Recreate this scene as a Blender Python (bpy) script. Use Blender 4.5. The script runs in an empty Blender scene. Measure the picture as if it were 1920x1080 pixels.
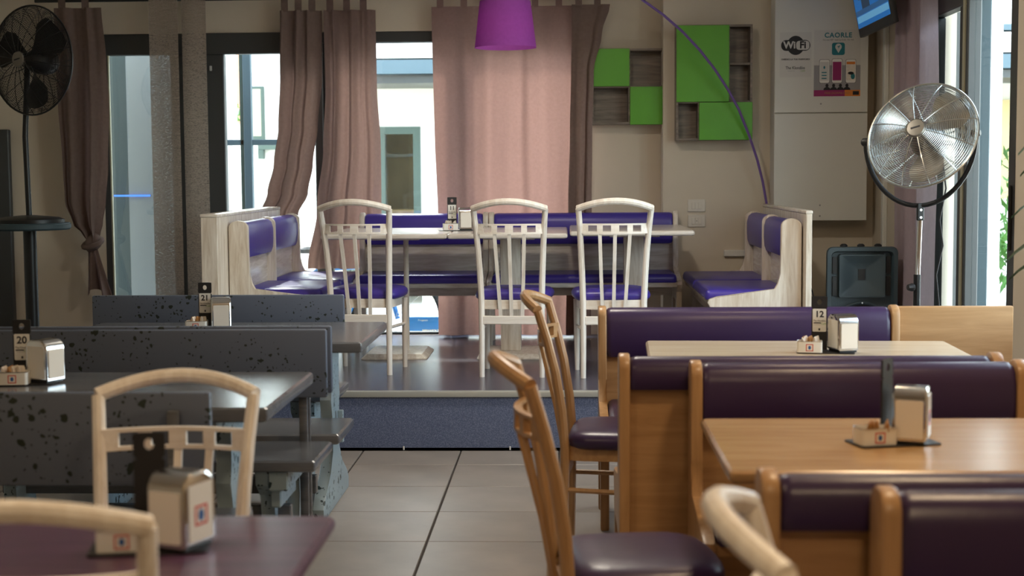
import bpy, bmesh, math, random
from math import sin, cos, pi, radians, sqrt
from mathutils import Vector, Matrix

random.seed(7)
LAMP_W = (22, 7, 14, 22, 30)
scene = bpy.context.scene
COL = scene.collection

# ------------------------------------------------------------------ camera
F_PX = 2740.0
YAW, PITCH, ROLL, EYE = 0.036915, 0.078051, 0.007, 1.42
fwd = Vector((-sin(YAW) * cos(PITCH), cos(YAW) * cos(PITCH), -sin(PITCH)))
rt = Vector((cos(YAW), sin(YAW), 0.0))
up = rt.cross(fwd)
rt2 = rt * cos(ROLL) - up * sin(ROLL)
up2 = up * cos(ROLL) + rt * sin(ROLL)
cam_data = bpy.data.cameras.new('camera')
cam_data.sensor_width = 36.0
cam_data.lens = F_PX / 1920.0 * 36.0
cam_data.clip_start, cam_data.clip_end = 0.05, 300
cam_data.dof.use_dof = True
cam_data.dof.focus_distance = 7.6
cam_data.dof.aperture_fstop = 3.6
cam = bpy.data.objects.new('camera', cam_data)
COL.objects.link(cam)
cam.matrix_world = Matrix((
    (rt2.x, up2.x, -fwd.x, 0), (rt2.y, up2.y, -fwd.y, 0), (rt2.z, up2.z, -fwd.z, EYE), (0, 0, 0, 1)))
scene.camera = cam

# ------------------------------------------------------------------ sky, sun, exposure
SUN_EL, SUN_AZ = radians(40), radians(-15)      # sun stands behind the window wall, a little to the left
world = bpy.data.worlds.new('world'); scene.world = world
world.use_nodes = True
nt = world.node_tree
sky = nt.nodes.new('ShaderNodeTexSky')
sky.sky_type = 'NISHITA'
sky.sun_disc = False
sky.sun_elevation = SUN_EL
sky.sun_rotation = SUN_AZ
sky.air_density, sky.dust_density, sky.ozone_density = 1.0, 1.5, 1.0
nt.nodes['Background'].inputs[1].default_value = 2.0
hs = nt.nodes.new('ShaderNodeHueSaturation'); hs.inputs['Saturation'].default_value = 0.45     # camera white balance
nt.links.new(sky.outputs[0], hs.inputs['Color']); nt.links.new(hs.outputs[0], nt.nodes['Background'].inputs[0])
sun_d = bpy.data.lights.new('sun', 'SUN'); sun_d.energy = 3.0; sun_d.angle = radians(0.6); sun_d.color = (1.0, 0.95, 0.86)
sun = bpy.data.objects.new('sun', sun_d); COL.objects.link(sun)
sd = Vector((sin(SUN_AZ) * cos(SUN_EL), cos(SUN_AZ) * cos(SUN_EL), sin(SUN_EL)))   # towards the sun
sun.rotation_euler = sd.to_track_quat('Z', 'Y').to_euler()
sun.location = sd * 30

def portal(name, loc, rot, sx, sy):
    d = bpy.data.lights.new(name, 'AREA'); d.shape = 'RECTANGLE'; d.size = sx; d.size_y = sy
    d.cycles.is_portal = True
    o = bpy.data.objects.new(name, d); COL.objects.link(o); o.location = loc; o.rotation_euler = rot
portal('daylight_portal_back', (-1.55, 10.35, 1.40), (radians(-90), 0, 0), 3.5, 2.3)
portal('daylight_portal_right', (2.30, 7.5, 1.25), (0, radians(90), 0), 2.4, 1.7)
portal('daylight_portal_right_near', (2.30, 5.35, 1.65), (0, radians(90), 0), 1.9, 1.9)

vs = scene.view_settings
vs.view_transform = 'Standard'; vs.look = 'None'; vs.gamma = 1.0; vs.use_curve_mapping = False
vs.exposure = 0.2
cy = scene.cycles
cy.use_denoising = True
cy.max_bounces = 10; cy.diffuse_bounces = 5; cy.glossy_bounces = 4; cy.transparent_max_bounces = 24; cy.transmission_bounces = 6
cy.caustics_reflective = False; cy.caustics_refractive = False
cy.sample_clamp_indirect = 6.0

# ------------------------------------------------------------------ materials
def srgb(r, g, b):
    f = lambda c: (c / 255 / 12.92) if c / 255 <= 0.04045 else ((c / 255 + 0.055) / 1.055) ** 2.4
    return (f(r), f(g), f(b), 1.0)

def mat_new(name):
    m = bpy.data.materials.new(name); m.use_nodes = True
    return m, m.node_tree, m.node_tree.nodes['Principled BSDF']

def plain(name, col, rough=0.5, metal=0.0, spec=0.5, var=0.0, vscale=6.0, bump=0.0, bscale=60.0, coat=0.0):
    m, t, p = mat_new(name)
    p.inputs['Roughness'].default_value = rough
    p.inputs['Metallic'].default_value = metal
    p.inputs['Specular IOR Level'].default_value = spec
    p.inputs['Coat Weight'].default_value = coat
    p.inputs['Base Color'].default_value = col
    if var or bump:
        tc = t.nodes.new('ShaderNodeTexCoord')
    if var:
        n = t.nodes.new('ShaderNodeTexNoise'); n.inputs['Scale'].default_value = vscale; n.inputs['Detail'].default_value = 4
        t.links.new(tc.outputs['Object'], n.inputs['Vector'])
        r = t.nodes.new('ShaderNodeValToRGB')
        r.color_ramp.elements[0].position = 0.3; r.color_ramp.elements[1].position = 0.7
        r.color_ramp.elements[0].color = tuple(c * (1 - var) for c in col[:3]) + (1,)
        r.color_ramp.elements[1].color = tuple(min(1, c * (1 + var)) for c in col[:3]) + (1,)
        t.links.new(n.outputs['Fac'], r.inputs[0]); t.links.new(r.outputs[0], p.inputs['Base Color'])
    if bump:
        n2 = t.nodes.new('ShaderNodeTexNoise'); n2.inputs['Scale'].default_value = bscale; n2.inputs['Detail'].default_value = 3
        t.links.new(tc.outputs['Object'], n2.inputs['Vector'])
        b = t.nodes.new('ShaderNodeBump'); b.inputs['Strength'].default_value = bump; b.inputs['Distance'].default_value = 0.01
        t.links.new(n2.outputs['Fac'], b.inputs['Height']); t.links.new(b.outputs[0], p.inputs['Normal'])
    return m

def wood(name, dark, light, grain='z', rough=0.42, scale=5.0, lo=0.32, hi=0.68, coat=0.15, spec=0.4):
    m, t, p = mat_new(name)
    p.inputs['Roughness'].default_value = rough; p.inputs['Coat Weight'].default_value = coat
    p.inputs['Coat Roughness'].default_value = 0.25; p.inputs['Specular IOR Level'].default_value = spec
    tc = t.nodes.new('ShaderNodeTexCoord'); mp = t.nodes.new('ShaderNodeMapping')
    s = {'x': (0.9, 9, 9), 'y': (9, 0.9, 9), 'z': (9, 9, 0.9)}[grain]
    mp.inputs['Scale'].default_value = s
    t.links.new(tc.outputs['Object'], mp.inputs[0])
    n = t.nodes.new('ShaderNodeTexNoise'); n.inputs['Scale'].default_value = scale; n.inputs['Detail'].default_value = 6
    n.inputs['Distortion'].default_value = 0.6; n.inputs['Roughness'].default_value = 0.6
    t.links.new(mp.outputs[0], n.inputs['Vector'])
    r = t.nodes.new('ShaderNodeValToRGB')
    r.color_ramp.elements[0].position = lo; r.color_ramp.elements[1].position = hi
    r.color_ramp.elements[0].color = dark; r.color_ramp.elements[1].color = light
    t.links.new(n.outputs['Fac'], r.inputs[0])
    t.links.new(r.outputs[0], p.inputs['Base Color'])
    b = t.nodes.new('ShaderNodeBump'); b.inputs['Strength'].default_value = 0.08; b.inputs['Distance'].default_value = 0.004
    t.links.new(n.outputs['Fac'], b.inputs['Height']); t.links.new(b.outputs[0], p.inputs['Normal'])
    return m

def speckled(name, base, spot, rough=0.38):
    m, t, p = mat_new(name)
    p.inputs['Roughness'].default_value = rough; p.inputs['Coat Weight'].default_value = 0.05
    tc = t.nodes.new('ShaderNodeTexCoord')
    mp = t.nodes.new('ShaderNodeMapping'); mp.inputs['Scale'].default_value = (1, 1, 1)
    t.links.new(tc.outputs['Object'], mp.inputs[0])
    wob = t.nodes.new('ShaderNodeTexNoise'); wob.inputs['Scale'].default_value = 26; wob.inputs['Detail'].default_value = 2
    t.links.new(mp.outputs[0], wob.inputs['Vector'])
    vm = t.nodes.new('ShaderNodeVectorMath'); vm.operation = 'MULTIPLY_ADD'
    vm.inputs[1].default_value = (0.034, 0.034, 0.034)
    t.links.new(wob.outputs['Color'], vm.inputs[0]); t.links.new(mp.outputs[0], vm.inputs[2])
    patch = t.nodes.new('ShaderNodeTexNoise'); patch.inputs['Scale'].default_value = 5.5; patch.inputs['Detail'].default_value = 1
    t.links.new(mp.outputs[0], patch.inputs['Vector'])
    masks = []
    for sc_, amp in ((17, 0.34), (34, 0.44), (70, 0.46)):
        v = t.nodes.new('ShaderNodeTexVoronoi'); v.inputs['Scale'].default_value = sc_
        t.links.new(vm.outputs[0], v.inputs['Vector'])
        sep = t.nodes.new('ShaderNodeSeparateColor'); t.links.new(v.outputs['Color'], sep.inputs[0])
        # blob radius: random per cell, mostly zero, larger inside the splash patches
        pw = t.nodes.new('ShaderNodeMath'); pw.operation = 'POWER'; pw.inputs[1].default_value = 2.2
        t.links.new(sep.outputs[0], pw.inputs[0])
        pm = t.nodes.new('ShaderNodeMapRange'); pm.inputs[1].default_value = 0.33; pm.inputs[2].default_value = 0.55
        t.links.new(patch.outputs['Fac'], pm.inputs[0])
        mu = t.nodes.new('ShaderNodeMath'); mu.operation = 'MULTIPLY'; t.links.new(pw.outputs[0], mu.inputs[0]); t.links.new(pm.outputs[0], mu.inputs[1])
        m2 = t.nodes.new('ShaderNodeMath'); m2.operation = 'MULTIPLY'; m2.inputs[1].default_value = amp; t.links.new(mu.outputs[0], m2.inputs[0])
        lt = t.nodes.new('ShaderNodeMath'); lt.operation = 'LESS_THAN'
        t.links.new(v.outputs['Distance'], lt.inputs[0]); t.links.new(m2.outputs[0], lt.inputs[1])
        masks.append(lt)
    a = t.nodes.new('ShaderNodeMath'); a.operation = 'MAXIMUM'
    t.links.new(masks[0].outputs[0], a.inputs[0]); t.links.new(masks[1].outputs[0], a.inputs[1])
    a2 = t.nodes.new('ShaderNodeMath'); a2.operation = 'MAXIMUM'
    t.links.new(a.outputs[0], a2.inputs[0]); t.links.new(masks[2].outputs[0], a2.inputs[1])
    mx = t.nodes.new('ShaderNodeMix'); mx.data_type = 'RGBA'
    t.links.new(a2.outputs[0], mx.inputs['Factor'])
    mx.inputs['A'].default_value = base; mx.inputs['B'].default_value = spot
    t.links.new(mx.outputs['Result'], p.inputs['Base Color'])
    return m

def fabric(name, col, trans, frac, see=0.0, weave=220.0, streak=False):
    """cloth: diffuse + light passing through; optional open weave"""
    m = bpy.data.materials.new(name); m.use_nodes = True; t = m.node_tree
    for n in list(t.nodes): t.nodes.remove(n)
    out = t.nodes.new('ShaderNodeOutputMaterial')
    d = t.nodes.new('ShaderNodeBsdfDiffuse'); tr = t.nodes.new('ShaderNodeBsdfTranslucent')
    d.inputs[0].default_value = col; tr.inputs[0].default_value = trans
    mix = t.nodes.new('ShaderNodeMixShader'); mix.inputs[0].default_value = frac
    t.links.new(d.outputs[0], mix.inputs[1]); t.links.new(tr.outputs[0], mix.inputs[2])
    tc = t.nodes.new('ShaderNodeTexCoord')
    mp = t.nodes.new('ShaderNodeMapping')
    mp.inputs['Scale'].default_value = (2, 2, 60) if streak else (8, 8, 8)
    t.links.new(tc.outputs['Object'], mp.inputs[0])
    n = t.nodes.new('ShaderNodeTexNoise'); n.inputs['Scale'].default_value = 6; n.inputs['Detail'].default_value = 5
    t.links.new(mp.outputs[0], n.inputs['Vector'])
    mc = t.nodes.new('ShaderNodeMix'); mc.data_type = 'RGBA'
    t.links.new(n.outputs['Fac'], mc.inputs['Factor'])
    k = 0.45 if streak else 0.8
    mc.inputs['A'].default_value = tuple(c * k for c in col[:3]) + (1,)
    mc.inputs['B'].default_value = tuple(min(1, c * (2 - k)) for c in col[:3]) + (1,)
    t.links.new(mc.outputs['Result'], d.inputs[0])
    last = mix
    if see:
        tp = t.nodes.new('ShaderNodeBsdfTransparent')
        w = t.nodes.new('ShaderNodeTexNoise'); w.inputs['Scale'].default_value = weave; w.inputs['Detail'].default_value = 1
        mp2 = t.nodes.new('ShaderNodeMapping'); mp2.inputs['Scale'].default_value = (0.35, 0.35, 3.0)
        t.links.new(tc.outputs['Object'], mp2.inputs[0]); t.links.new(mp2.outputs[0], w.inputs['Vector'])
        mr = t.nodes.new('ShaderNodeMapRange'); mr.inputs[1].default_value = 0.5; mr.inputs[2].default_value = 0.72
        mr.inputs[3].default_value = 0.02; mr.inputs[4].default_value = see
        t.links.new(w.outputs['Fac'], mr.inputs[0])
        m2 = t.nodes.new('ShaderNodeMixShader'); t.links.new(mr.outputs[0], m2.inputs[0])
        t.links.new(mix.outputs[0], m2.inputs[1]); t.links.new(tp.outputs[0], m2.inputs[2]); last = m2
    t.links.new(last.outputs[0], out.inputs[0])
    return m

def glass(name, tint=(0.92, 0.97, 0.96, 1), refl=0.07):
    m = bpy.data.materials.new(name); m.use_nodes = True; t = m.node_tree
    for n in list(t.nodes): t.nodes.remove(n)
    out = t.nodes.new('ShaderNodeOutputMaterial'); tp = t.nodes.new('ShaderNodeBsdfTransparent'); tp.inputs[0].default_value = tint
    g = t.nodes.new('ShaderNodeBsdfGlossy'); g.inputs['Roughness'].default_value = 0.02
    mix = t.nodes.new('ShaderNodeMixShader'); mix.inputs[0].default_value = refl
    t.links.new(tp.outputs[0], mix.inputs[1]); t.links.new(g.outputs[0], mix.inputs[2]); t.links.new(mix.outputs[0], out.inputs[0])
    return m

def emit(name, col, s):
    m, t, p = mat_new(name)
    p.inputs['Base Color'].default_value = col; p.inputs['Emission Color'].default_value = col; p.inputs['Emission Strength'].default_value = s
    return m

def flecked(name, base, fleck, rough=0.5, scale=260):
    m, t, p = mat_new(name); p.inputs['Roughness'].default_value = rough
    tc = t.nodes.new('ShaderNodeTexCoord'); n = t.nodes.new('ShaderNodeTexNoise'); n.inputs['Scale'].default_value = scale
    t.links.new(tc.outputs['Object'], n.inputs['Vector'])
    r = t.nodes.new('ShaderNodeValToRGB'); r.color_ramp.elements[0].position = 0.42; r.color_ramp.elements[1].position = 0.68
    r.color_ramp.elements[0].color = base; r.color_ramp.elements[1].color = fleck
    t.links.new(n.outputs['Fac'], r.inputs[0]); t.links.new(r.outputs[0], p.inputs['Base Color'])
    return m

M = {}
M['wall'] = plain('wall_paint', srgb(205, 194, 176), 0.85, var=0.05, vscale=1.6, bump=0.04)
M['ceiling'] = plain('ceiling_paint', srgb(222, 216, 205), 0.9)
M['grout'] = plain('grout', srgb(62, 58, 58), 0.9)
M['tile'] = plain('stone_tile', srgb(148, 140, 132), 0.36, var=0.14, vscale=3.5, bump=0.03, bscale=25)
M['deck'] = plain('dark_laminate', srgb(84, 82, 96), 0.24, var=0.16, vscale=4, bump=0.03, bscale=12)
M['riser'] = flecked('blue_flecked_board', srgb(82, 94, 124), srgb(122, 132, 160), 0.6)
M['alu'] = plain('brushed_edge_trim', srgb(196, 198, 192), 0.35, 0.5)
M['frame'] = plain('dark_window_frame', srgb(58, 60, 60), 0.45)
M['frame_in'] = plain('pale_seal', srgb(168, 164, 140), 0.6)
M['glass'] = glass('window_glass')
M['pickled'] = wood('whitewashed_wood', srgb(198, 182, 162), srgb(236, 228, 216), 'z', 0.42, 4)
M['chair_white'] = wood('chair_white_wood', srgb(222, 210, 196), srgb(246, 240, 232), 'z', 0.4, 4)
M['chair_white_x'] = wood('chair_white_wood_long', srgb(222, 210, 196), srgb(246, 240, 232), 'x', 0.4, 4)
M['pickled_x'] = wood('whitewashed_wood_long', srgb(200, 188, 172), srgb(238, 231, 222), 'x', 0.2, 4, coat=0.35)
M['honey'] = wood('honey_wood', srgb(164, 124, 82), srgb(188, 148, 104), 'z', 0.38, 3.2)
M['honey_x'] = wood('honey_wood_long', srgb(166, 126, 84), srgb(188, 148, 104), 'x', 0.32, 3.2)
M['table_honey'] = wood('table_birch', srgb(164, 126, 84), srgb(190, 154, 110), 'x', 0.26, 2.6, coat=0.3)
M['table_cream'] = wood('table_cream', srgb(198, 180, 152), srgb(216, 200, 174), 'x', 0.26, 2.0, coat=0.4)
M['vinyl'] = plain('aubergine_vinyl', srgb(54, 36, 74), 0.34, var=0.06, vscale=3, bump=0.05, bscale=30)  # purple vinyl with the tone of warm lamplight put into its colour
M['vinyl_blue'] = plain('violet_vinyl', srgb(66, 52, 146), 0.34, var=0.06, vscale=3, bump=0.05, bscale=30)  # the same purple vinyl, cool window light put into its colour
M['grey_speck'] = speckled('grey_splattered_paint', srgb(88, 97, 114), srgb(20, 34, 26), 0.5)
M['grey_paint'] = wood('grey_painted_wood', srgb(84, 86, 90), srgb(108, 110, 114), 'x', 0.2, 3, coat=0.4)
M['blue_paint'] = speckled('pale_blue_splattered_paint', srgb(150, 168, 176), srgb(40, 58, 60))
M['purple_top'] = wood('purple_stained_wood', srgb(72, 48, 76), srgb(98, 68, 94), 'x', 0.3, 2.5, coat=0.3)
M['blue_apron'] = plain('blue_painted_wood', srgb(66, 84, 170), 0.5, var=0.1)  # blue light falling on the leg panel, put into the wood colour
M['black'] = plain('black_plastic', srgb(34, 34, 36), 0.45)
M['black_metal'] = plain('black_metal', srgb(30, 32, 34), 0.38, 0.3)
M['chrome'] = plain('chrome', srgb(222, 222, 224), 0.12, 1.0)
M['wire'] = plain('chrome_wire', srgb(210, 214, 214), 0.22, 1.0)
M['blade'] = plain('grey_metal_blade', srgb(126, 122, 114), 0.42, 0.8)
M['white_metal'] = plain('white_enamel', srgb(232, 230, 224), 0.35)
M['napkin'] = plain('white_paper', srgb(236, 230, 220), 0.9)
M['card'] = plain('white_card', srgb(232, 230, 224), 0.6)
M['paper'] = plain('poster_paper', srgb(205, 203, 198), 0.6)
M['ink'] = plain('black_ink', srgb(30, 30, 34), 0.6)
M['red_ink'] = plain('red_ink', srgb(200, 48, 36), 0.6)
M['blue_ink'] = plain('blue_ink', srgb(44, 92, 160), 0.6)
M['green_ink'] = plain('green_ink', srgb(120, 165, 60), 0.6)
M['teal_ink'] = plain('teal_ink', srgb(30, 120, 130), 0.6)
M['magenta_ink'] = plain('magenta_ink', srgb(150, 36, 100), 0.6)
M['orange_ink'] = plain('orange_ink', srgb(220, 130, 50), 0.6)
M['grey_ink'] = plain('grey_ink', srgb(150, 148, 150), 0.6)
M['packet_brown'] = plain('brown_sugar_packet', srgb(176, 128, 76), 0.7, var=0.15, vscale=60)
M['packet_white'] = plain('white_sugar_packet', srgb(226, 214, 200), 0.7, var=0.1, vscale=60)
M['green'] = plain('lime_green_laminate', srgb(78, 156, 12), 0.4, var=0.04)
M['shelf_wood'] = wood('grey_oak', srgb(92, 82, 74), srgb(138, 126, 114), 'x', 0.6, 4)
M['cab'] = plain('pale_cabinet', srgb(212, 211, 204), 0.5, var=0.03, vscale=2)
M['switch'] = plain('switch_plate', srgb(214, 208, 196), 0.4)
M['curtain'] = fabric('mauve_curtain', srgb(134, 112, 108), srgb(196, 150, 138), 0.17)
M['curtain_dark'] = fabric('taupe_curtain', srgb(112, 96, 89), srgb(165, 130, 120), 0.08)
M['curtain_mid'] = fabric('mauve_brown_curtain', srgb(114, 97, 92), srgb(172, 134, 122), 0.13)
M['curtain_lilac'] = fabric('lilac_curtain', srgb(200, 186, 194), srgb(215, 198, 210), 0.55)
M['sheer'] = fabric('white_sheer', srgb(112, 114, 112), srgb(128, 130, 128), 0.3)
M['panel'] = fabric('woven_panel', srgb(158, 145, 134), srgb(140, 130, 118), 0.15, see=0.7, streak=True)
M['shade'] = fabric('purple_lamp_shade', srgb(158, 86, 170), srgb(190, 100, 196), 0.4)
M['lamp_arm'] = plain('purple_lacquer', srgb(118, 92, 158), 0.3, 0.2)
M['speaker'] = plain('dark_teal_plastic', srgb(66, 82, 90), 0.45)
M['speaker_grille'] = plain('speaker_grille', srgb(28, 32, 34), 0.7, bump=0.4, bscale=300)
M['rubber'] = plain('rubber', srgb(28, 30, 34), 0.8)
M['pave'] = plain('pale_paving', srgb(214, 210, 202), 0.9, var=0.06, vscale=2)
M['plaster'] = plain('white_plaster', srgb(240, 238, 230), 0.9, var=0.03)
M['plaster_beige'] = plain('beige_plaster', srgb(186, 168, 122), 0.9, var=0.05)
M['cream_plaster'] = plain('cream_plaster', srgb(232, 229, 214), 0.9)
M['steel_blue'] = plain('blue_grey_steel', srgb(74, 94, 104), 0.5)
M['teal_wall'] = plain('teal_grey_cladding', srgb(46, 64, 70), 0.6)
M['grey_clad'] = plain('pale_grey_cladding', srgb(120, 130, 138), 0.6)
M['shop_brown'] = plain('shop_interior', srgb(120, 96, 70), 0.8, var=0.3, vscale=3)
M['roof_tile'] = plain('terracotta_roof', srgb(190, 120, 84), 0.8, var=0.2, vscale=20)
M['green_frame'] = plain('green_frame', srgb(58, 76, 70), 0.6)
M['bike_blue'] = plain('bicycle_blue', srgb(36, 122, 200), 0.35)
M['leaf'] = plain('leaf_green', srgb(60, 104, 34), 0.55, var=0.35, vscale=9)
M['leaf_dark'] = plain('leaf_dark_green', srgb(52, 66, 40), 0.5, var=0.3, vscale=9)
M['terracotta'] = plain('terracotta', srgb(160, 100, 70), 0.8)
M['soil'] = plain('soil', srgb(60, 46, 36), 0.95)
M['bark'] = plain('bark', srgb(110, 92, 70), 0.9)
M['neon'] = emit('blue_neon', srgb(60, 120, 255), 1.2)  # glow of a reflection, no tube of its own
M['lampglow'] = emit('warm_lamp_diffuser', srgb(255, 214, 160), 1.0)

# ------------------------------------------------------------------ mesh helpers
def B(): return bmesh.new()

def box(bm, x0, x1, y0, y1, z0, z1, bev=0.0, seg=2):
    vs_ = [bm.verts.new(c) for c in ((x0, y0, z0), (x1, y0, z0), (x1, y1, z0), (x0, y1, z0),
                                    (x0, y0, z1), (x1, y0, z1), (x1, y1, z1), (x0, y1, z1))]
    fs = [bm.faces.new([vs_[i] for i in q]) for q in ((3, 2, 1, 0), (4, 5, 6, 7), (0, 1, 5, 4), (1, 2, 6, 5), (2, 3, 7, 6), (3, 0, 4, 7))]
    if bev:
        es = list({e for f in fs for e in f.edges})
        bmesh.ops.bevel(bm, geom=es, offset=bev, segments=seg, affect='EDGES', profile=0.5)
    return bm

def prism(bm, poly, axis, a0, a1, bev=0.0):
    """extrude a 2-D polygon; axis 'x': poly=(y,z), 'y': poly=(x,z), 'z': poly=(x,y)"""
    def mk(p, a):
        return {'x': (a, p[0], p[1]), 'y': (p[0], a, p[1]), 'z': (p[0], p[1], a)}[axis]
    l0 = [bm.verts.new(mk(p, a0)) for p in poly]; l1 = [bm.verts.new(mk(p, a1)) for p in poly]
    n = len(poly); fs = [bm.faces.new(l0), bm.faces.new(list(reversed(l1)))]
    for i in range(n):
        fs.append(bm.faces.new((l0[i], l1[i], l1[(i + 1) % n], l0[(i + 1) % n])))
    if bev:
        es = list({e for f in fs[:2] for e in f.edges})
        bmesh.ops.bevel(bm, geom=es, offset=bev, segments=2, affect='EDGES', profile=0.5)
    bmesh.ops.recalc_face_normals(bm, faces=bm.faces)
    return bm

def loft(bm, loops, cap=True, closed=True):
    rows = [[bm.verts.new(p) for p in lp] for lp in loops]
    n = len(rows[0])
    for a, b in zip(rows, rows[1:]):
        for i in range(n if closed else n - 1):
            bm.faces.new((a[i], a[(i + 1) % n], b[(i + 1) % n], b[i]))
    if cap:
        bm.faces.new(list(reversed(rows[0]))); bm.faces.new(rows[-1])
    bmesh.ops.recalc_face_normals(bm, faces=bm.faces)
    return bm

def tube(bm, pts, rad, seg=8, cap=True, closed=False, flat=1.0):
    pts = [Vector(p) for p in pts]; n = len(pts)
    if not isinstance(rad, (list, tuple)): rad = [rad] * n
    tang = []
    for i in range(n):
        a = pts[(i - 1) % n] if (closed or i > 0) else pts[i]
        b = pts[(i + 1) % n] if (closed or i < n - 1) else pts[i]
        tang.append((b - a).normalized())
    ref = Vector((0, 0, 1)) if abs(tang[0].z) < 0.9 else Vector((1, 0, 0))
    nrm = tang[0].cross(ref).normalized()
    rings = []
    for i in range(n):
        nrm = (nrm - tang[i] * nrm.dot(tang[i])).normalized()
        bi = tang[i].cross(nrm)
        rings.append([bm.verts.new(pts[i] + nrm * (cos(2 * pi * k / seg) * rad[i]) + bi * (sin(2 * pi * k / seg) * rad[i] * flat)) for k in range(seg)])
    pairs = list(zip(rings, rings[1:]))
    if closed: pairs.append((rings[-1], rings[0]))
    for a, b in pairs:
        for k in range(seg):
            bm.faces.new((a[k], a[(k + 1) % seg], b[(k + 1) % seg], b[k]))
    if cap and not closed:
        bm.faces.new(list(reversed(rings[0]))); bm.faces.new(rings[-1])
    return bm

def lathe(bm, prof, seg=24, mtx=None, cap=True):
    loops = []
    for r_, z_ in prof:
        lp = [Vector((r_ * cos(2 * pi * k / seg), r_ * sin(2 * pi * k / seg), z_)) for k in range(seg)]
        if mtx is not None: lp = [mtx @ p for p in lp]
        loops.append(lp)
    return loft(bm, loops, cap)

def ngon(n, cx, cy, rx, ry=None, a0=0.0, a1=2 * pi, closed=True):
    ry = rx if ry is None else ry
    d = n if closed else n - 1
    return [(cx + rx * cos(a0 + (a1 - a0) * k / d), cy + ry * sin(a0 + (a1 - a0) * k / d)) for k in range(n)]

def rrect(x0, x1, y0, y1, r, k=4):
    out = []
    for cx, cy, a in ((x1 - r, y1 - r, 0), (x0 + r, y1 - r, pi / 2), (x0 + r, y0 + r, pi), (x1 - r, y0 + r, 3 * pi / 2)):
        for i in range(k + 1):
            t_ = a + pi / 2 * i / k
            out.append((cx + r * cos(t_), cy + r * sin(t_)))
    return out

def sheet(bm, fn, nu, nv):
    g = [[bm.verts.new(fn(u / nu, v / nv)) for u in range(nu + 1)] for v in range(nv + 1)]
    for v in range(nv):
        for u in range(nu):
            bm.faces.new((g[v][u], g[v][u + 1], g[v + 1][u + 1], g[v + 1][u]))
    return bm

def obj(name, bm, mat, parent=None, smooth=True, ang=35, loc=None, rotz=0.0):
    me = bpy.data.meshes.new(name); bm.to_mesh(me); bm.free()
    me.materials.append(M[mat] if isinstance(mat, str) else mat)
    if smooth:
        me.shade_smooth(); me.set_sharp_from_angle(angle=radians(ang))
    return link_mesh(name, me, parent, loc, rotz)

def link_mesh(name, me, parent=None, loc=None, rotz=0.0):
    o = bpy.data.objects.new(name, me); COL.objects.link(o)
    if parent is not None: o.parent = parent
    if loc is not None: o.location = loc
    if rotz: o.rotation_euler.z = rotz
    return o

def tag(o, label, cat, group=None):
    o['label'] = label; o['category'] = cat
    if group: o['group'] = group
    return o

def struct(o, label=None):
    o['kind'] = 'structure'
    if label: o['label'] = label
    return o

def thing(name, label, cat, loc=(0, 0, 0), rotz=0.0, group=None):
    o = bpy.data.objects.new(name, None); COL.objects.link(o)
    o.empty_display_size = 0.1; o.location = loc; o.rotation_euler.z = rotz
    return tag(o, label, cat, group)

def dup(root, loc, rotz, label, group=None):
    r_ = root.copy(); COL.objects.link(r_); r_.location = loc; r_.rotation_euler.z = rotz; r_['label'] = label
    if group: r_['group'] = group
    for ch in list(root.children):
        c = ch.copy(); COL.objects.link(c); c.parent = r_
        for g in list(ch.children):
            d = g.copy(); COL.objects.link(d); d.parent = c
    return r_

def swap_mat(root, table):
    """give a copied thing its own finish"""
    seen = {}
    for o in [c for ch in root.children for c in [ch] + list(ch.children)]:
        if o.type == 'MESH' and o.data.materials and o.data.materials[0].name in table:
            if o.data.name not in seen:
                me = o.data.copy(); me.materials[0] = M[table[o.data.materials[0].name]]; seen[o.data.name] = me
            o.data = seen[o.data.name]

def text_mesh(body, size, bold=0.0, sx=1.0, align='CENTER', shear=0.0, spacing=1.0):
    cu = bpy.data.curves.new('lettering', 'FONT'); cu.body = body; cu.size = size; cu.offset = bold; cu.shear = shear
    cu.align_x = align; cu.align_y = 'CENTER'; cu.extrude = 0.0; cu.space_character = spacing; cu.resolution_u = 3
    o = bpy.data.objects.new('lettering', cu); COL.objects.link(o)
    dg = bpy.context.evaluated_depsgraph_get()
    me = bpy.data.meshes.new_from_object(o.evaluated_get(dg))
    bpy.data.objects.remove(o); bpy.data.curves.remove(cu)
    for v in me.vertices: v.co.x *= sx
    return me

def lettering(body, size, mat, parent, x, y, z, bold=0.0, sx=1.0, name='lettering', shear=0.0, spacing=1.0):
    """flat letters standing upright, readable from -Y"""
    me = text_mesh(body, size, bold, sx, shear=shear, spacing=spacing); me.name = name
    me.transform(Matrix.Rotation(pi / 2, 4, 'X')); me.materials.append(M[mat])
    return link_mesh(name, me, parent, (x, y, z))

def flat(name, poly, y, mat, parent, th=0.0006):
    return obj(name, prism(B(), poly, 'y', y - th, y), mat, parent, smooth=False)

# ================================================================== THE SETTING
PZ = 0.305            # platform height
XL, XR, YB, YR = -4.3, 2.05, 10.1, -2.0

bm = B(); box(bm, XL - .2, XR + .2, YR - .2, YB + .2, -0.12, -0.008)
floor = struct(obj('floor', bm, 'grout', smooth=False), 'grey stone tile floor with dark joints')
# single tiles, half a metre square
bm = B(); box(bm, 0.0025, 0.4975, 0.0025, 0.4975, -0.012, 0.0, 0.0015, 1)
tile0 = obj('floor_tile', bm, 'tile', floor, smooth=False)
tile_me = tile0.data
bpy.data.objects.remove(tile0)
y = 7.06
while y > YR - 0.4:
    x = -0.54 - 0.505 * 8
    while x < XR:
        if y < 7.35:
            t_ = link_mesh('floor_tile', tile_me, floor, (x, y, 0)); 
        x += 0.505
    y -= 0.5
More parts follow.
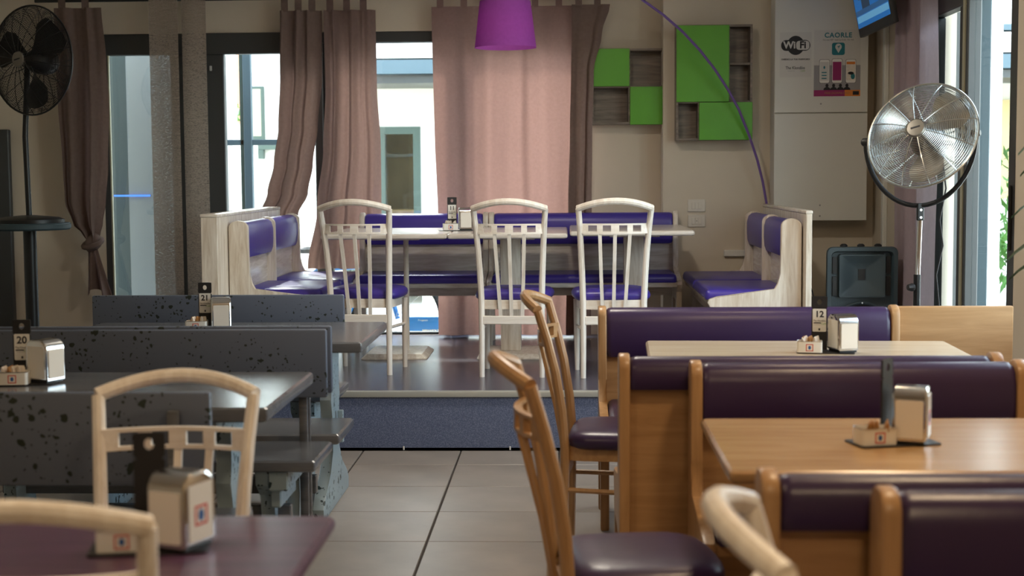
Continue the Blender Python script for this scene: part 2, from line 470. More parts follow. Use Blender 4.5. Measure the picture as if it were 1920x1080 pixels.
# the last strip of tiles cut by the platform
bm = B(); box(bm, 0.0025, 0.4975, 0.0025, 0.36, -0.012, 0.0, 0.0015, 1)
bm.to_mesh(cut := bpy.data.meshes.new('floor_tile')); bm.free(); cut.materials.append(M['tile'])
for o in list(floor.children):
    if abs(o.location.y - 7.06) < 0.01: o.data = cut

ceil = struct(obj('ceiling', box(B(), XL - .2, XR + .2, YR - .2, YB + .2, 3.0, 3.1), 'ceiling', smooth=False))

plat = bpy.data.objects.new('platform', None); COL.objects.link(plat); struct(plat, 'dark raised platform with blue flecked front and metal edge')
obj('deck', box(B(), XL, XR, 7.46, YB, 0.05, PZ), 'deck', plat, smooth=False)
obj('riser', box(B(), XL, XR, 7.44, 7.46, 0.012, PZ - 0.028), 'riser', plat, smooth=False)
obj('edge_trim', box(B(), XL, XR, 7.425, 7.47, PZ - 0.028, PZ + 0.002, 0.003, 2), 'alu', plat)
for sx in (-0.84, -0.29, -0.2, 0.6, -1.4):
    obj('fixing_clip', box(B(), sx - .004, sx + .004, 7.432, 7.44, 0.001, 0.02, 0.001, 1), 'white_metal', plat)

def wall(name, boxes, mat='wall'):
    b_ = B()
    for q in boxes: box(b_, *q)
    return struct(obj(name, b_, mat, smooth=False))
wall('wall_back', [(XL, XR, YB, YB + .2, 2.40, 3.0), (XL, -3.21, YB, YB + .2, 0, 2.40), (0.10, XR, YB, YB + .2, 0, 2.40),
                   (-3.21, 0.10, YB, YB + .2, 0, PZ - 0.01), (0.655, XR, 9.85, YB, PZ, 3.0)])
wall('wall_right', [(XR, XR + .2, YR, 4.4, 0, 3.0), (XR, XR + .2, 6.3, 6.76, 0, 3.0), (XR, XR + .2, 4.4, 6.3, 0, 0.75), (XR, XR + .2, 4.4, 6.3, 2.6, 3.0), (XR, XR + .2, 8.42, YB, 0, 3.0), (XR, XR + .2, 6.76, 8.42, 2.40, 3.0), (XR, XR + .2, 6.76, 8.42, 0, 0.06)])
wall('wall_left', [(XL - .2, XL, YR, YB, 0, 3.0)])
wall('wall_front', [(XL, XR, YR - .2, YR, 0, 3.0)])

def window_y(name, x0, x1, z0, z1, y0, top, side, bottom=0.1, depth=0.07):
    """a glazed leaf in a wall that faces along y"""
    w_ = bpy.data.objects.new(name, None); COL.objects.link(w_); struct(w_)
    obj('top_rail', box(B(), x0, x1, y0, y0 + depth, z1 - top, z1, 0.006, 1), 'frame', w_)
    obj('bottom_rail', box(B(), x0, x1, y0, y0 + depth, z0, z0 + bottom, 0.006, 1), 'frame', w_)
    obj('stile', box(B(), x0, x0 + side[0], y0, y0 + depth, z0 + bottom, z1 - top, 0.006, 1), 'frame', w_)
    obj('stile', box(B(), x1 - side[1], x1, y0, y0 + depth, z0 + bottom, z1 - top, 0.006, 1), 'frame', w_)
    obj('glass_pane', box(B(), x0 + side[0], x1 - side[1], y0 + depth * .5, y0 + depth * .5 + .006, z0 + bottom, z1 - top), 'glass', w_, smooth=False)
    return w_
w1 = window_y('window_1', -3.21, -2.62, PZ, 2.40, 10.10, 0.145, (0.045, 0.11), 0.05)
obj('seal', box(B(), -3.166, -3.156, 10.098, 10.12, PZ + .05, 2.255), 'frame_in', w1, smooth=False)
w2 = window_y('window_2', -2.50, -1.665, PZ, 2.40, 10.08, 0.145, (0.15, 0.06), 0.05)
obj('hinge', box(B(), -2.445, -2.43, 10.06, 10.08, 2.14, 2.175, 0.003, 1), 'alu', w2)
obj('hinge', box(B(), -2.44, -2.432, 10.06, 10.08, 1.10, 1.16, 0.003, 1), 'alu', w2)
window_y('window_3', -1.665, -0.80, PZ, 2.40, 10.10, 0.076, (0.05, 0.05), 0.02)
window_y('window_4', -0.80, 0.10, PZ, 2.40, 10.10, 0.076, (0.12, 0.05), 0.02)
struct(obj('trim_1', box(B(), -2.62, -2.50, 10.09, 10.2, PZ, 2.40), 'frame', smooth=False))
struct(obj('door_1', box(B(), -3.98, -3.86, 10.05, 10.1, PZ, 1.75, 0.006, 1), 'frame'))

def window_x(name, y0, y1, z0, z1, x0, top, side, depth=0.07, bottom=0.08):
    w_ = bpy.data.objects.new(name, None); COL.objects.link(w_); struct(w_)
    obj('top_rail', box(B(), x0, x0 + depth, y0, y1, z1 - top, z1, 0.006, 1), 'frame', w_)
    obj('bottom_rail', box(B(), x0, x0 + depth, y0, y1, z0, z0 + bottom, 0.006, 1), 'frame', w_)
    obj('stile', box(B(), x0, x0 + depth, y0, y0 + side[0], z0 + bottom, z1 - top, 0.006, 1), 'frame', w_)
    obj('stile', box(B(), x0, x0 + depth, y1 - side[1], y1, z0 + bottom, z1 - top, 0.006, 1), 'frame', w_)
    obj('glass_pane', box(B(), x0 + depth * .5, x0 + depth * .5 + .006, y0 + side[0], y1 - side[1], z0 + bottom, z1 - top), 'glass', w_, smooth=False)
    return w_
w5 = window_x('window_5', 6.76, 7.62, 0.06, 2.40, 2.05, 0.10, (0.11, 0.03))
obj('handle', box(B(), 2.035, 2.05, 6.80, 6.815, 1.05, 1.35, 0.004, 1), 'black', w5)
w6 = window_x('window_6', 7.62, 8.42, 0.06, 2.40, 2.05, 0.13, (0.13, 0.12))
obj('seal', box(B(), 2.044, 2.052, 8.255, 8.30, 0.14, 2.27), 'frame_in', w6, smooth=False)
obj('seal', box(B(), 2.044, 2.052, 7.63, 7.67, 0.14, 2.30), 'frame_in', w6, smooth=False)
window_x('window_7', 4.4, 6.3, 0.75, 2.6, 2.10, 0.07, (0.06, 0.06))
struct(obj('trim_2', box(B(), 2.02, 2.05, 9.40, 9.46, PZ, 2.9, 0.005, 1), 'cab'))          # pale pipe casing in the corner
struct(obj('trim_3', box(B(), 1.06, 1.33, 9.82, 9.85, 0.855, 0.90, 0.006, 1), 'cab'))       # cable trunking behind the right booth

# ------------------------------------------------------------------ outside
g_ = struct(obj('ground', box(B(), -40, 40, -40, 60, -0.4, -0.13), 'pave', smooth=False), 'pale paving outside the windows')
g2 = struct(obj('pavement', box(B(), -30, 30, 10.3, 30, -0.13, 0.0), 'pave', smooth=False), 'bright pale pavement behind the glass doors')

bld = thing('building', 'white rendered building across the pavement behind the windows', 'building', (0, 16, 0.22))
bm = B(); box(bm, -3.46, -2.45, 0, 3, -.25, 4.3); box(bm, -1.58, 9, 0, 3, -.25, 4.3); box(bm, -2.45, -1.58, 0, 3, 1.72, 4.3); box(bm, -2.45, -1.58, 1.2, 3, 0, 1.72)
obj('wall', bm, 'plaster', bld, smooth=False)
fr = B(); box(fr, -2.45, -2.37, -.03, .05, 0, 1.72); box(fr, -1.66, -1.58, -.03, .05, 0, 1.72); box(fr, -2.37, -1.66, -.03, .05, 1.64, 1.72); box(fr, -2.37, -1.66, -.03, .05, 0, .1); box(fr, -2.02, -1.97, -.02, .04, .1, 1.64)
dfr = obj('door_frame', fr, 'green_frame', bld, smooth=False)
obj('door_pane', box(B(), -2.37, -1.66, 0.0, 0.012, .1, 1.64), 'glass', dfr, smooth=False)
obj('shop_shelf', box(B(), -2.4, -1.62, 0.6, 0.9, 0.75, 0.8), 'honey', bld, smooth=False)
obj('shop_back_wall', box(B(), -2.45, -1.58, 1.1, 1.19, 0, 1.72), 'shop_brown', bld, smooth=False)
obj('gutter_beam', box(B(), -2.5, 9, -1.1, -0.9, 2.22, 2.36), 'steel_blue', bld, smooth=False)
obj('canopy_fascia', box(B(), -2.5, 9, -1.05, -0.85, 2.38, 2.58), 'white_metal', bld, smooth=False)
obj('canopy_roof', box(B(), -2.5, 9, -1.05, 0, 2.60, 2.66), 'steel_blue', bld, smooth=False)
obj('soffit', box(B(), -2.5, 9, -1.0, 0, 2.13, 2.21), 'frame', bld, smooth=False)
obj('upper_band', box(B(), -2.5, 9, -0.05, 0, 1.85, 2.13), 'cream_plaster', bld, smooth=False)
for k, (a0, a1) in enumerate(((2.55, 9.0),)):
    obj('side_panel', box(B(), a0, a1, -0.12, -0.02, 0.9, 1.95), 'plaster_beige', bld, smooth=False)
for bx_ in (-2.42, -2.34):
    for bz in (2.26, 2.32):
        obj('bolt', lathe(B(), [(0.02, 0), (0.02, 0.02), (0.012, 0.03)], 8, Matrix.Translation((bx_, -1.1, bz)) @ Matrix.Rotation(pi / 2, 4, 'X')), 'white_metal', bld)

scr = thing('steel_screen', 'grey steel post and rail screen outside the second window', 'screen', (-2.52, 11.6, 0.0))
obj('post', box(B(), -0.03, 0.035, -0.03, 0.03, 0, 3.2, 0.004, 1), 'steel_blue', scr)
obj('post', box(B(), -0.06, -0.03, -0.02, 0.02, 0, 3.2, 0.004, 1), 'green_frame', scr)
obj('cross_rail', box(B(), -0.55, 0.9, -0.02, 0.02, 1.66, 1.705, 0.004, 1), 'steel_blue', scr)
sl = thing('wall_slot_window', 'narrow green framed slot window in the white wall outside', 'window', (-3.375, 15.99, 1.83))
obj('slot_frame', box(B(), -0.09, 0.09, -0.04, 0.0, -0.02, 0.56, 0.004, 1), 'green_frame', sl)
obj('slot_pane', box(B(), -0.055, 0.055, -0.045, -0.038, 0.02, 0.53), 'frame_in', sl, smooth=False)
br = thing('wall_bracket', 'small green bracket on the white wall outside', 'bracket', (-3.25, 15.99, 1.66))
obj('arm', box(B(), -0.1, 0.12, -0.1, 0, 0.04, 0.1, 0.004, 1), 'green_frame', br)
obj('foot', box(B(), -0.1, -0.04, -0.1, 0, -0.06, 0.04, 0.004, 1), 'green_frame', br)

pil = thing('cladding_pillar', 'teal grey clad pillar outside the left window', 'pillar', (0, 10.9, 0.0))
obj('dark_face', box(B(), -3.75, -3.262, 0.0, 0.5, 0, 3.2), 'teal_wall', pil, smooth=False)
obj('pale_face', box(B(), -3.262, -2.72, -0.06, 0.5, 0, 3.2), 'grey_clad', pil, smooth=False)
obj('neon_line', box(B(), -3.42, -3.10, -0.075, -0.062, 1.27, 1.282), 'neon', pil, smooth=False)  # glowing strip stands in for a neon's reflection on the window glass

pl2 = thing('plaster_pillar', 'white rough plaster pillar outside the right window', 'pillar', (2.52, 8.9, -0.13))
obj('shaft', box(B(), 0, 0.095, 0, 0.3, 0, 3.4, 0.01, 1), 'plaster', pl2)
obj('side_cladding', box(B(), -0.1, 0, 0.02, 0.28, 0, 3.4), 'teal_wall', pl2, smooth=False)
jm = thing('outer_jamb', 'blue grey metal jamb just outside the right window', 'jamb', (2.13, 7.68, 0.06))
obj('jamb_face', box(B(), 0, 0.065, 0, 0.12, 0, 2.34, 0.006, 1), 'teal_wall', jm)

def leaf_cloud(name, n, cx, cy, cz, rx, ry, rz, size, mat, parent):
    b_ = B()
    for _ in range(n):
        while True:
            p = Vector((random.uniform(-1, 1), random.uniform(-1, 1), random.uniform(-1, 1)))
            if p.length < 1: break
        c = Vector((cx + p.x * rx, cy + p.y * ry, cz + p.z * rz))
        q = Matrix.Rotation(random.uniform(0, 2 * pi), 3, 'Z') @ Matrix.Rotation(random.uniform(-1.2, 1.2), 3, 'X')
        s = size * random.uniform(.6, 1.3)
        v = [b_.verts.new(c + q @ Vector(k)) for k in ((-.3 * s, 0, 0), (0, -s, .1 * s), (.3 * s, 0, 0), (0, s, .1 * s))]
        b_.faces.new(v)
    return obj(name, b_, mat, parent, smooth=False)
for i, (px, py, h, lab) in enumerate(((3.35, 12.4, 1.1, 'leafy green shrub outside the right window'), (4.1, 13.5, 1.3, 'bushy green shrub farther out beyond the white pillar'))):
    s_ = thing('shrub', lab, 'shrub', (px, py, 0.0))
    obj('stem', tube(B(), [(0, 0, 0), (0.03, 0, h * .5), (-0.02, 0.02, h * .9)], [0.03, 0.02, 0.01], 6), 'bark', s_)
    leaf_cloud('foliage', 500, 0, 0, h * .75, .38, .38, h * .5, 0.07, 'leaf', s_)
pm = thing('palm', 'palm with drooping fronds outside the second window', 'palm', (-3.93, 16.6, 0.0))
obj('trunk', tube(B(), [(0, 0, 0), (0.02, 0, 1.0), (0, 0, 1.9)], [0.09, 0.07, 0.06], 8), 'bark', pm)
for k in range(11):
    a = k * 2 * pi / 11 + .2
    b_ = B()
    pts = [Vector((cos(a) * r_, sin(a) * r_, 1.9 + .45 * sin(min(r_ * 2.4, 2.6)) - max(0, r_ - .5) * .9)) for r_ in (0, .06, .13, .2, .27, .34, .41)]
    side = Vector((-sin(a), cos(a), 0))
    for q, (p0, p1) in enumerate(zip(pts, pts[1:])):
        for s in (-1, 1):
            tip = p0 + side * s * (.10 - .01 * q) + (p1 - p0) * 1.5 - Vector((0, 0, .1))
            b_.faces.new([b_.verts.new(p0), b_.verts.new(p1), b_.verts.new(tip)])
    obj('frond', b_, 'leaf', pm, smooth=False)
gw = thing('garden_wall', 'white rendered garden wall at the left of the view outside', 'wall', (-2.875, 12.6, 0.0))
obj('wall', box(B(), -3.0, 0, 0, .2, 0, 3.3), 'plaster', gw, smooth=False)
fh = thing('far_house', 'far house with terracotta roof in the gap behind the palm', 'house', (-5.0, 22, 0.0))
obj('wall', box(B(), -2, 2, 0, 3, 0, 2.2), 'plaster', fh, smooth=False)
obj('roof', prism(B(), [(-.4, 2.2), (1.5, 3.4), (3.4, 2.2)], 'x', -2.3, 2.3), 'roof_tile', fh, smooth=False)
hg = thing('low_hedge', 'low green hedge by the white wall outside', 'hedge', (-3.6, 15.6, 0.0))
leaf_cloud('foliage', 500, 0, 0, .35, .5, .2, .35, 0.05, 'leaf', hg)

# bicycle parked right behind the glass
bk = thing('bicycle', 'blue bicycle parked outside behind the back bench', 'bicycle', (-1.27, 10.95, 0.0), radians(12))
R_ = 0.335
def wheel(cx, cap_):
    w_ = obj('wheel', tube(B(), [(cx + R_ * cos(a), 0, R_ + R_ * sin(a)) for a in [2 * pi * k / 40 for k in range(40)]], 0.019, 8, closed=True), 'rubber', bk)
    obj('rim', tube(B(), [(cx + (R_ - .028) * cos(a), 0, R_ + (R_ - .028) * sin(a)) for a in [2 * pi * k / 40 for k in range(40)]], 0.01, 6, closed=True), 'chrome', w_)
    sp = B()
    for k in range(24):
        a = 2 * pi * k / 24
        tube(sp, [(cx + .02 * cos(a + 1.2), .02 * (-1) ** k, R_ + .02 * sin(a + 1.2)), (cx + (R_ - .03) * cos(a), 0, R_ + (R_ - .03) * sin(a))], 0.0015, 4)
    obj('spokes', sp, 'chrome', w_)
    obj('mudguard', tube(B(), [(cx + (R_ + .04) * cos(a), 0, R_ + (R_ + .04) * sin(a)) for a in [cap_[0] + (cap_[1] - cap_[0]) * k / 20 for k in range(21)]], 0.022, 6, flat=.4), 'bike_blue', w_)
wheel(0, (-.15, pi * .95)); wheel(-1.04, (.4, pi * 1.1))
fb = B()
for a, b in (((-.42, 0, .29), (-.58, 0, .80)), ((-.42, 0, .29), (-.14, 0, .78)), ((-.55, 0, .72), (-.14, 0, .74)), ((-.42, 0, .29), (-1.04, 0, .335)), ((-.56, 0, .74), (-1.04, 0, .335)), ((-.14, 0, .86), (0, 0, .335))):
    tube(fb, [a, b], 0.018, 8)
obj('frame', fb, 'bike_blue', bk)
obj('saddle', loft(B(), [[(x_, y_, z_) for x_, y_ in ngon(12, -.62, 0, .13 * s, .07 * s)] for z_, s in ((.84, .8), (.87, 1), (.89, .7))]), 'black', bk)
obj('handlebar', tube(B(), [(-.3, .26, .98), (-.15, .2, 1.0), (-.13, 0, .99), (-.15, -.2, 1.0), (-.3, -.26, .98)], 0.012, 8), 'chrome', bk)
sg = thing('sign_board', 'blue board with white lettering leaning outside at floor level', 'sign', (-1.0, 10.55, 0.0))
obj('board', box(B(), -.16, .14, 0, .02, 0.0, .385, 0.004, 1), 'bike_blue', sg)
lettering('Progetto', 0.020, 'white_metal', sg, -.04, -.001, .362)
lettering('BERNARDI 75', 0.022, 'white_metal', sg, .02, -.001, .285, bold=.001)

# ================================================================== CHAIRS
def lerp(a, b, t_): return a + (b - a) * t_
POST = [(0.0, .166, -.180), (.25, .165, -.176), (.42, .166, -.174), (.56, .171, -.185), (.70, .178, -.207), (.82, .186, -.236), (.926, .195, -.268)]
def post_at(z):
    for a, b in zip(POST, POST[1:]):
        if z <= b[0]:
            t_ = (z - a[0]) / (b[0] - a[0]); return lerp(a[1], b[1], t_), lerp(a[2], b[2], t_)
    return POST[-1][1:]

def d_outline(w, yb, yf, n=28, p=3.2):
    """seat outline: straight back, rounded front"""
    out = []
    cy_, hy = (yb + yf) / 2, (yf - yb) / 2
    for k in range(n):
        a = 2 * pi * k / n
        c, s = cos(a), sin(a)
        q = p if s > 0 else 6.0
        x = math.copysign(abs(c) ** (2 / q), c) * w
        y_ = math.copysign(abs(s) ** (2 / q), s) * hy + cy_
        x *= 1.0 + 0.06 * s
        out.append((x, y_))
    return out

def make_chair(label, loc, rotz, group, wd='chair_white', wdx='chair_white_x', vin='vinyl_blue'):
    t_ = thing('dining_chair', label, 'chair', loc, rotz, group)
    for s in (-1, 1):                                    # rear posts run from floor to top rail
        obj('back_post', tube(B(), [(s * x, y_, z) for z, x, y_ in POST], [.0150, .0165, .0175, .0175, .0170, .0165, .0165], 10), wd, t_)
        obj('front_leg', tube(B(), [(s * .178, .165, 0), (s * .180, .163, .2), (s * .182, .160, .405)], [.0135, .0165, .0175], 10), wd, t_)
        obj('side_stretcher', tube(B(), [(s * .166, -.175, .265), (s * .179, .162, .255)], .0095, 8), wd, t_)
    # arched top rail, bowed backwards
    pts, rr = [], []
    for k in range(15):
        u = -1 + 2 * k / 14
        pts.append((u * .199, -.268 - .068 * (1 - u * u), .927 + .040 * (1 - abs(u) ** 2.0)))
        rr.append(.0185)
    obj('top_rail', tube(B(), pts, rr, 10), wd, t_)
    # cross rail with four square cut-outs
    zc, hh = .818, .0275
    xw, yp = post_at(zc)
    def cr(u): return (u * (xw - .008), yp - .044 * (1 - u * u))
    holes = [(-.80, -.54), (-.37, -.12), (.12, .37), (.54, .80)]
    us = sorted({-1, 1, *[e for h in holes for e in h]})
    fine = []
    for a, b in zip(us, us[1:]):
        fine += [a, (a + b) / 2]
    fine.append(1)
    b_ = B()
    zt, zb, zi = zc + hh, zc - hh, .0095
    def seg_(a, b, z0, z1):
        (xa, ya), (xb, yb) = cr(a), cr(b); th = .009
        v = [b_.verts.new(c) for c in ((xa, ya - th, z0), (xb, yb - th, z0), (xb, yb + th, z0), (xa, ya + th, z0),
                                      (xa, ya - th, z1), (xb, yb - th, z1), (xb, yb + th, z1), (xa, ya + th, z1))]
        for q in ((3, 2, 1, 0), (4, 5, 6, 7), (0, 1, 5, 4), (1, 2, 6, 5), (2, 3, 7, 6), (3, 0, 4, 7)):
            b_.faces.new([v[i] for i in q])
    for a, b in zip(fine, fine[1:]):
        mid = (a + b) / 2
        if any(h[0] < mid < h[1] for h in holes):
            seg_(a, b, zt - zi, zt); seg_(a, b, zb, zb + zi)
        else:
            seg_(a, b, zb, zt)
    obj('cross_rail', b_, wdx, t_, smooth=False)
    for u0, x1 in ((-.455, -.060), (0, 0), (.455, .060)):
        x0, y0 = cr(u0)
        b_ = B(); loft(b_, [[(x + dx, y_ + dy, z) for dx, dy in ((-.0095, -.006), (.0095, -.006), (.0095, .006), (-.0095, .006))]
                            for x, y_, z in ((x1, -.180, .335), (lerp(x1, x0, .5), lerp(-.180, y0, .42), .56), (x0, y0, zb + .002))])
        obj('back_slat', b_, wd, t_, smooth=False)
    obj('lower_rail', box(B(), -.158, .158, -.190, -.168, .292, .338, .003, 1), wdx, t_)
    ap = B(); loft(ap, [[(x, y_, z) for x, y_ in d_outline(.186, -.180, .182)] for z in (.375, .425)])
    obj('seat_frame', ap, wdx, t_)
    cu = B()
    loft(cu, [[(x * s, y_ * s2 + .004, z) for x, y_ in d_outline(.212, -.170, .215)] for z, s, s2 in
              ((.420, .93, .93), (.432, 1.0, 1.0), (.448, 1.015, 1.015), (.464, .99, .985), (.476, .92, .91), (.483, .78, .77), (.487, .5, .5))])
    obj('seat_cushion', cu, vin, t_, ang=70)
    return t_

GP = 'whitewashed chairs on the platform'
ch0 = make_chair('whitewashed chair on the platform nearest the left booth', (-1.13, 8.26, PZ), radians(-6), GP)
dup(ch0, (-0.285, 8.145, PZ), radians(-4), 'whitewashed chair in the middle of the platform row', GP)
dup(ch0, (0.25, 8.11, PZ), radians(3), 'whitewashed chair on the platform nearest the wood bench corner', GP)
dup(ch0, (-0.825, 2.40, 0), radians(1), 'blurred pale chair nearest the camera, cut off at lower left').scale = (.965, .965, .965)
chL = dup(ch0, (-0.935, 3.20, 0), pi + radians(1), 'pale chair standing behind the purple table, facing the camera'); chL.scale = (.965, .965, .965)
chN = dup(ch0, (0.537, 1.955, 0), radians(-91), 'blurred pale chair at the bottom edge in front of the purple bench')
GH = 'honey wood chairs in the aisle'
ch2 = dup(ch0, (0.182, 5.43, 0), radians(-95), 'honey wood chair at the end of the cream table', GH)
ch1 = dup(ch0, (0.158, 3.60, 0), radians(-83), 'honey wood chair side-on in the aisle, nearer than the other', GH)
for c in (ch1, ch2): swap_mat(c, {'violet_vinyl': 'vinyl', 'chair_white_wood': 'honey', 'chair_white_wood_long': 'honey_x'})
for o in scene.objects:
    if o.get('category') == 'chair' and o.get('group') == GP and 'platform' not in o['label']: del o['group']

# ================================================================== UPHOLSTERED BENCHES
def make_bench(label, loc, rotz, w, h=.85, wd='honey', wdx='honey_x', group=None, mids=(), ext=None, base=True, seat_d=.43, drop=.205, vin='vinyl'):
    """faces local -Y, back at y 0 .. .07, x from 0 to w"""
    t_ = thing('upholstered_bench', label, 'bench', loc, rotz, group)
    th = .034
    r_ = .034
    def profile():
        pr = [(.080, 0), (.080, h - .032)]
        pr += [(.024 + .056 * cos(a), h - .032 + .044 * sin(a)) for a in [pi * k / 10 for k in range(1, 10)]]
        pr += [(-.032, h - .032), (-.034, .56), (-.040, .505), (-.060, .470), (-seat_d + .05, .435), (-seat_d + .008, .420), (-seat_d, .400), (-seat_d + .012, .375), (-seat_d + .055, .350),
               (-seat_d + .065, 0), (-seat_d + .125, 0), (-seat_d + .130, .30), (-.01, .30), (.005, 0)]
        return pr
    pr = profile()
    for x0 in (0, w - th):
        obj('end_panel', prism(B(), pr, 'x', x0, x0 + th, 0.006), wd, t_)
    obj('back_board', box(B(), th, w - th, .018, .046, .30, h - .06), wdx, t_, smooth=False)
    segs = [th] + list(mids) + [w - th]
    for m_ in mids:
        obj('divider', prism(B(), [(.080, .42), (.080, h - .032)] + [(.024 + .056 * cos(a), h - .032 + .044 * sin(a)) for a in [pi * k / 10 for k in range(1, 10)]] + [(-.032, h - .032), (-.034, .45)], 'x', m_ - th / 2, m_ + th / 2, 0.005), wd, t_)
    for i, (a, b) in enumerate(zip(segs, segs[1:])):
        a += .002 if i == 0 else th / 2; b -= .002 if i == len(segs) - 2 else th / 2
        prof = [(.012, h - drop), (-.012, h - drop + .004), (-.022, h - drop + .03), (-.026, h - .12), (-.025, h - .055), (-.015, h - .018), (.004, h - .002),
                (.036, h + .003), (.062, h - .006), (.076, h - .028), (.078, h - .075), (.070, h - .096), (.050, h - .098), (.048, h - .06), (.016, h - .06)]
        lo = []
        cyy, czz = .022, h - .09
        for x, s in ((a, .90), (a + .006, .97), (a + .02, 1.0), (lerp(a, b, .5), 1.0), (b - .02, 1.0), (b - .006, .97), (b, .90)):
            lo.append([(x, cyy + (p[0] - cyy) * s, czz + (p[1] - czz) * s) for p in prof])
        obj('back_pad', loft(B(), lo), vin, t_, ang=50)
        # seat cushion
        lo = []
        for z, s in ((.415, .985), (.425, 1.0), (.445, 1.0), (.462, .985), (.470, .955)):
            rr_ = rrect(a, b, -seat_d - .012, .012, .03)
            cx_, cy_ = (a + b) / 2, -seat_d / 2
            d_ = (1 - s) * .45
            lo.append([(max(a + d_, min(b - d_, x)), max(-seat_d - .012 + d_, min(.012, y_)), z) for x, y_ in rr_])
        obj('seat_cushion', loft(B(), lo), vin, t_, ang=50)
    obj('seat_board', box(B(), th, w - th, -seat_d + .01, .018, .385, .415), wdx, t_, smooth=False)
    if base:
        obj('front_apron', box(B(), th, w - th, -seat_d + .06, -seat_d + .08, .30, .385), wdx, t_, smooth=False)
    if ext:
        obj('extension_panel', box(B(), w, w + ext, .02, .05, 0, h + .004, .004, 1), wdx, t_)
    return t_

make_bench('long purple bench under the platform edge, behind the cream table', (0.135, 6.10, 0), 0, 1.247, .853, ext=.478)
make_bench('purple bench with its back to the camera, in front of the cream table', (1.318, 4.484, 0), pi, 1.158, .858)
make_bench('purple bench facing the camera behind the honey table', (0.368, 4.315, 0), 0, .985, .852)
make_bench('purple bench back at lower right, facing the honey table', (1.55, 2.71, 0), pi, 1.195, .862)
make_bench('nearest purple bench at the lower right corner, facing the camera', (0.545, 2.535, 0), 0, 1.0, .856, seat_d=.33)
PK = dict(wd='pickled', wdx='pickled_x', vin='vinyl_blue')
GB = 'purple benches along the platform'
make_bench('window bench behind the number eleven table, left of the pair', (-1.375, 9.74, PZ), 0, .86, .85, group=GB, base=False, seat_d=.40, **PK)
make_bench('wider window bench on the platform, right of the pair', (-0.51, 9.74, PZ), 0, 1.255, .85, group=GB, base=False, seat_d=.40, **PK)
make_bench('left booth bench with two purple seats facing the tables', (-1.82, 8.17, PZ), pi / 2, 1.62, .85, group=GB, mids=(.78,), **PK)
make_bench('right booth bench with two purple seats near the speaker', (1.208, 9.64, PZ), -pi / 2, 1.62, .85, group=GB, mids=(.84,), **PK)

def screen_panel(label, x0, x1, y0, y1, ztop):
    t_ = thing('booth_partition', label, 'partition', ((x0 + x1) / 2, y0, PZ))
    dx = (x1 - x0) / 2
    obj('panel', box(B(), -dx, dx, .0, y1 - y0, 0, ztop - PZ - .02, .002, 1), 'pickled', t_)
    obj('cap_rail', box(B(), -dx - .004, dx + .004, -.004, y1 - y0, ztop - PZ - .02, ztop - PZ, .006, 2), 'pickled_x', t_)
    return t_
screen_panel('pale wooden partition behind the left booth bench', -1.995, -1.905, 7.93, 9.70, 1.212)
screen_panel('thin pale wooden partition behind the right booth bench', 1.296, 1.328, 7.93, 9.66, 1.212)

# ================================================================== TABLES
def top_slab(b_, x0, x1, y0, y1, z0, z1, r_=.012):
    lo = []
    for z, s in ((z0, .010), (z0 + .006, .002), (lerp(z0, z1, .5), 0), (z1 - .006, .002), (z1, .009)):
        lo.append([(x, y_, z) for x, y_ in rrect(x0 + s, x1 - s, y0 + s, y1 - s, r_, 3)])
    return loft(b_, lo)

def pedestal_table(label, loc, rotz, w, d, h, topmat, legmat, peds, group=None, twin=False):
    t_ = thing('pedestal_table', label, 'table', loc, rotz, group)
    obj('table_top', top_slab(B(), -w / 2, w / 2, -d / 2, d / 2, h - .030, h, .014), topmat, t_, ang=28)
    for px in peds:
        if twin:
            for s in (-1, 1):
                obj('column', tube(B(), [(px + s * .055, 0, .03), (px + s * .055, 0, h - .05)], .0165, 10), legmat, t_)
        else:
            obj('column', box(B(), px - .062, px + .062, -.06, .06, .03, h - .05, .006, 2), legmat, t_)
        b_ = B(); loft(b_, [[(px + x, y_, z) for x, y_ in rrect(-.2 + s, .2 - s, -.25 + s, .25 - s, .02, 2)] for z, s in ((0.0, 0), (.006, 0), (.030, .032))])
        obj('foot_plate', b_, legmat, t_, ang=20)
        obj('top_cleat', box(B(), px - .15, px + .15, -.18, .18, h - .05, h - .030), legmat, t_, smooth=False)
    return t_
GT = 'whitewashed tables on the platform'
pedestal_table('whitewashed platform table nearest the left booth', (-1.06, 8.98, PZ), 0, .74, 1.02, .768, 'pickled_x', 'pickled', (.02,), GT, twin=True)
pedestal_table('whitewashed platform table in the middle, carrying the number eleven stand', (-.338, 8.98, PZ), 0, .70, 1.02, .768, 'pickled_x', 'pickled', (0,), GT)
pedestal_table('whitewashed platform table nearest the light switches', (.390, 9.06, PZ), 0, .73, 1.02, .777, 'pickled_x', 'pickled', (0.03,), GT)
pedestal_table('cream table with the number twelve stand', (.895, 5.47, 0), radians(-2), 1.18, .70, .75, 'table_cream', 'honey', (-.3, .3))
pedestal_table('honey wood table at right with a chrome napkin dispenser', (.965, 3.615, 0), 0, 1.20, .72, .75, 'table_honey', 'honey', (-.3, .3))
pt = pedestal_table('purple table in the left foreground', (-.865, 2.53, 0), 0, .82, .60, .75, 'purple_top', 'blue_apron', (-.1,))
obj('side_apron', box(B(), .30, .33, -.24, .24, .40, .72, .004, 1), 'blue_apron', pt)

# ------------------------------------------------------------------ grey splattered trestle tables and benches
def trestle_profile(d, h, foot):
    """carved plank outline in (y, z), centred on y = 0"""
    half = [(foot, 0), (foot + .005, .05), (foot - .03, .085), (foot - .06, .10), (.13 * d / .78 + .02, .16), (.085, .24), (.075, .33), (.10, .42), (.12, .47), (.095, .53), (.10, h - .06), (d * .36, h - .05), (d * .36, h)]
    return half + [(-a, b) for a, b in reversed(half)] 

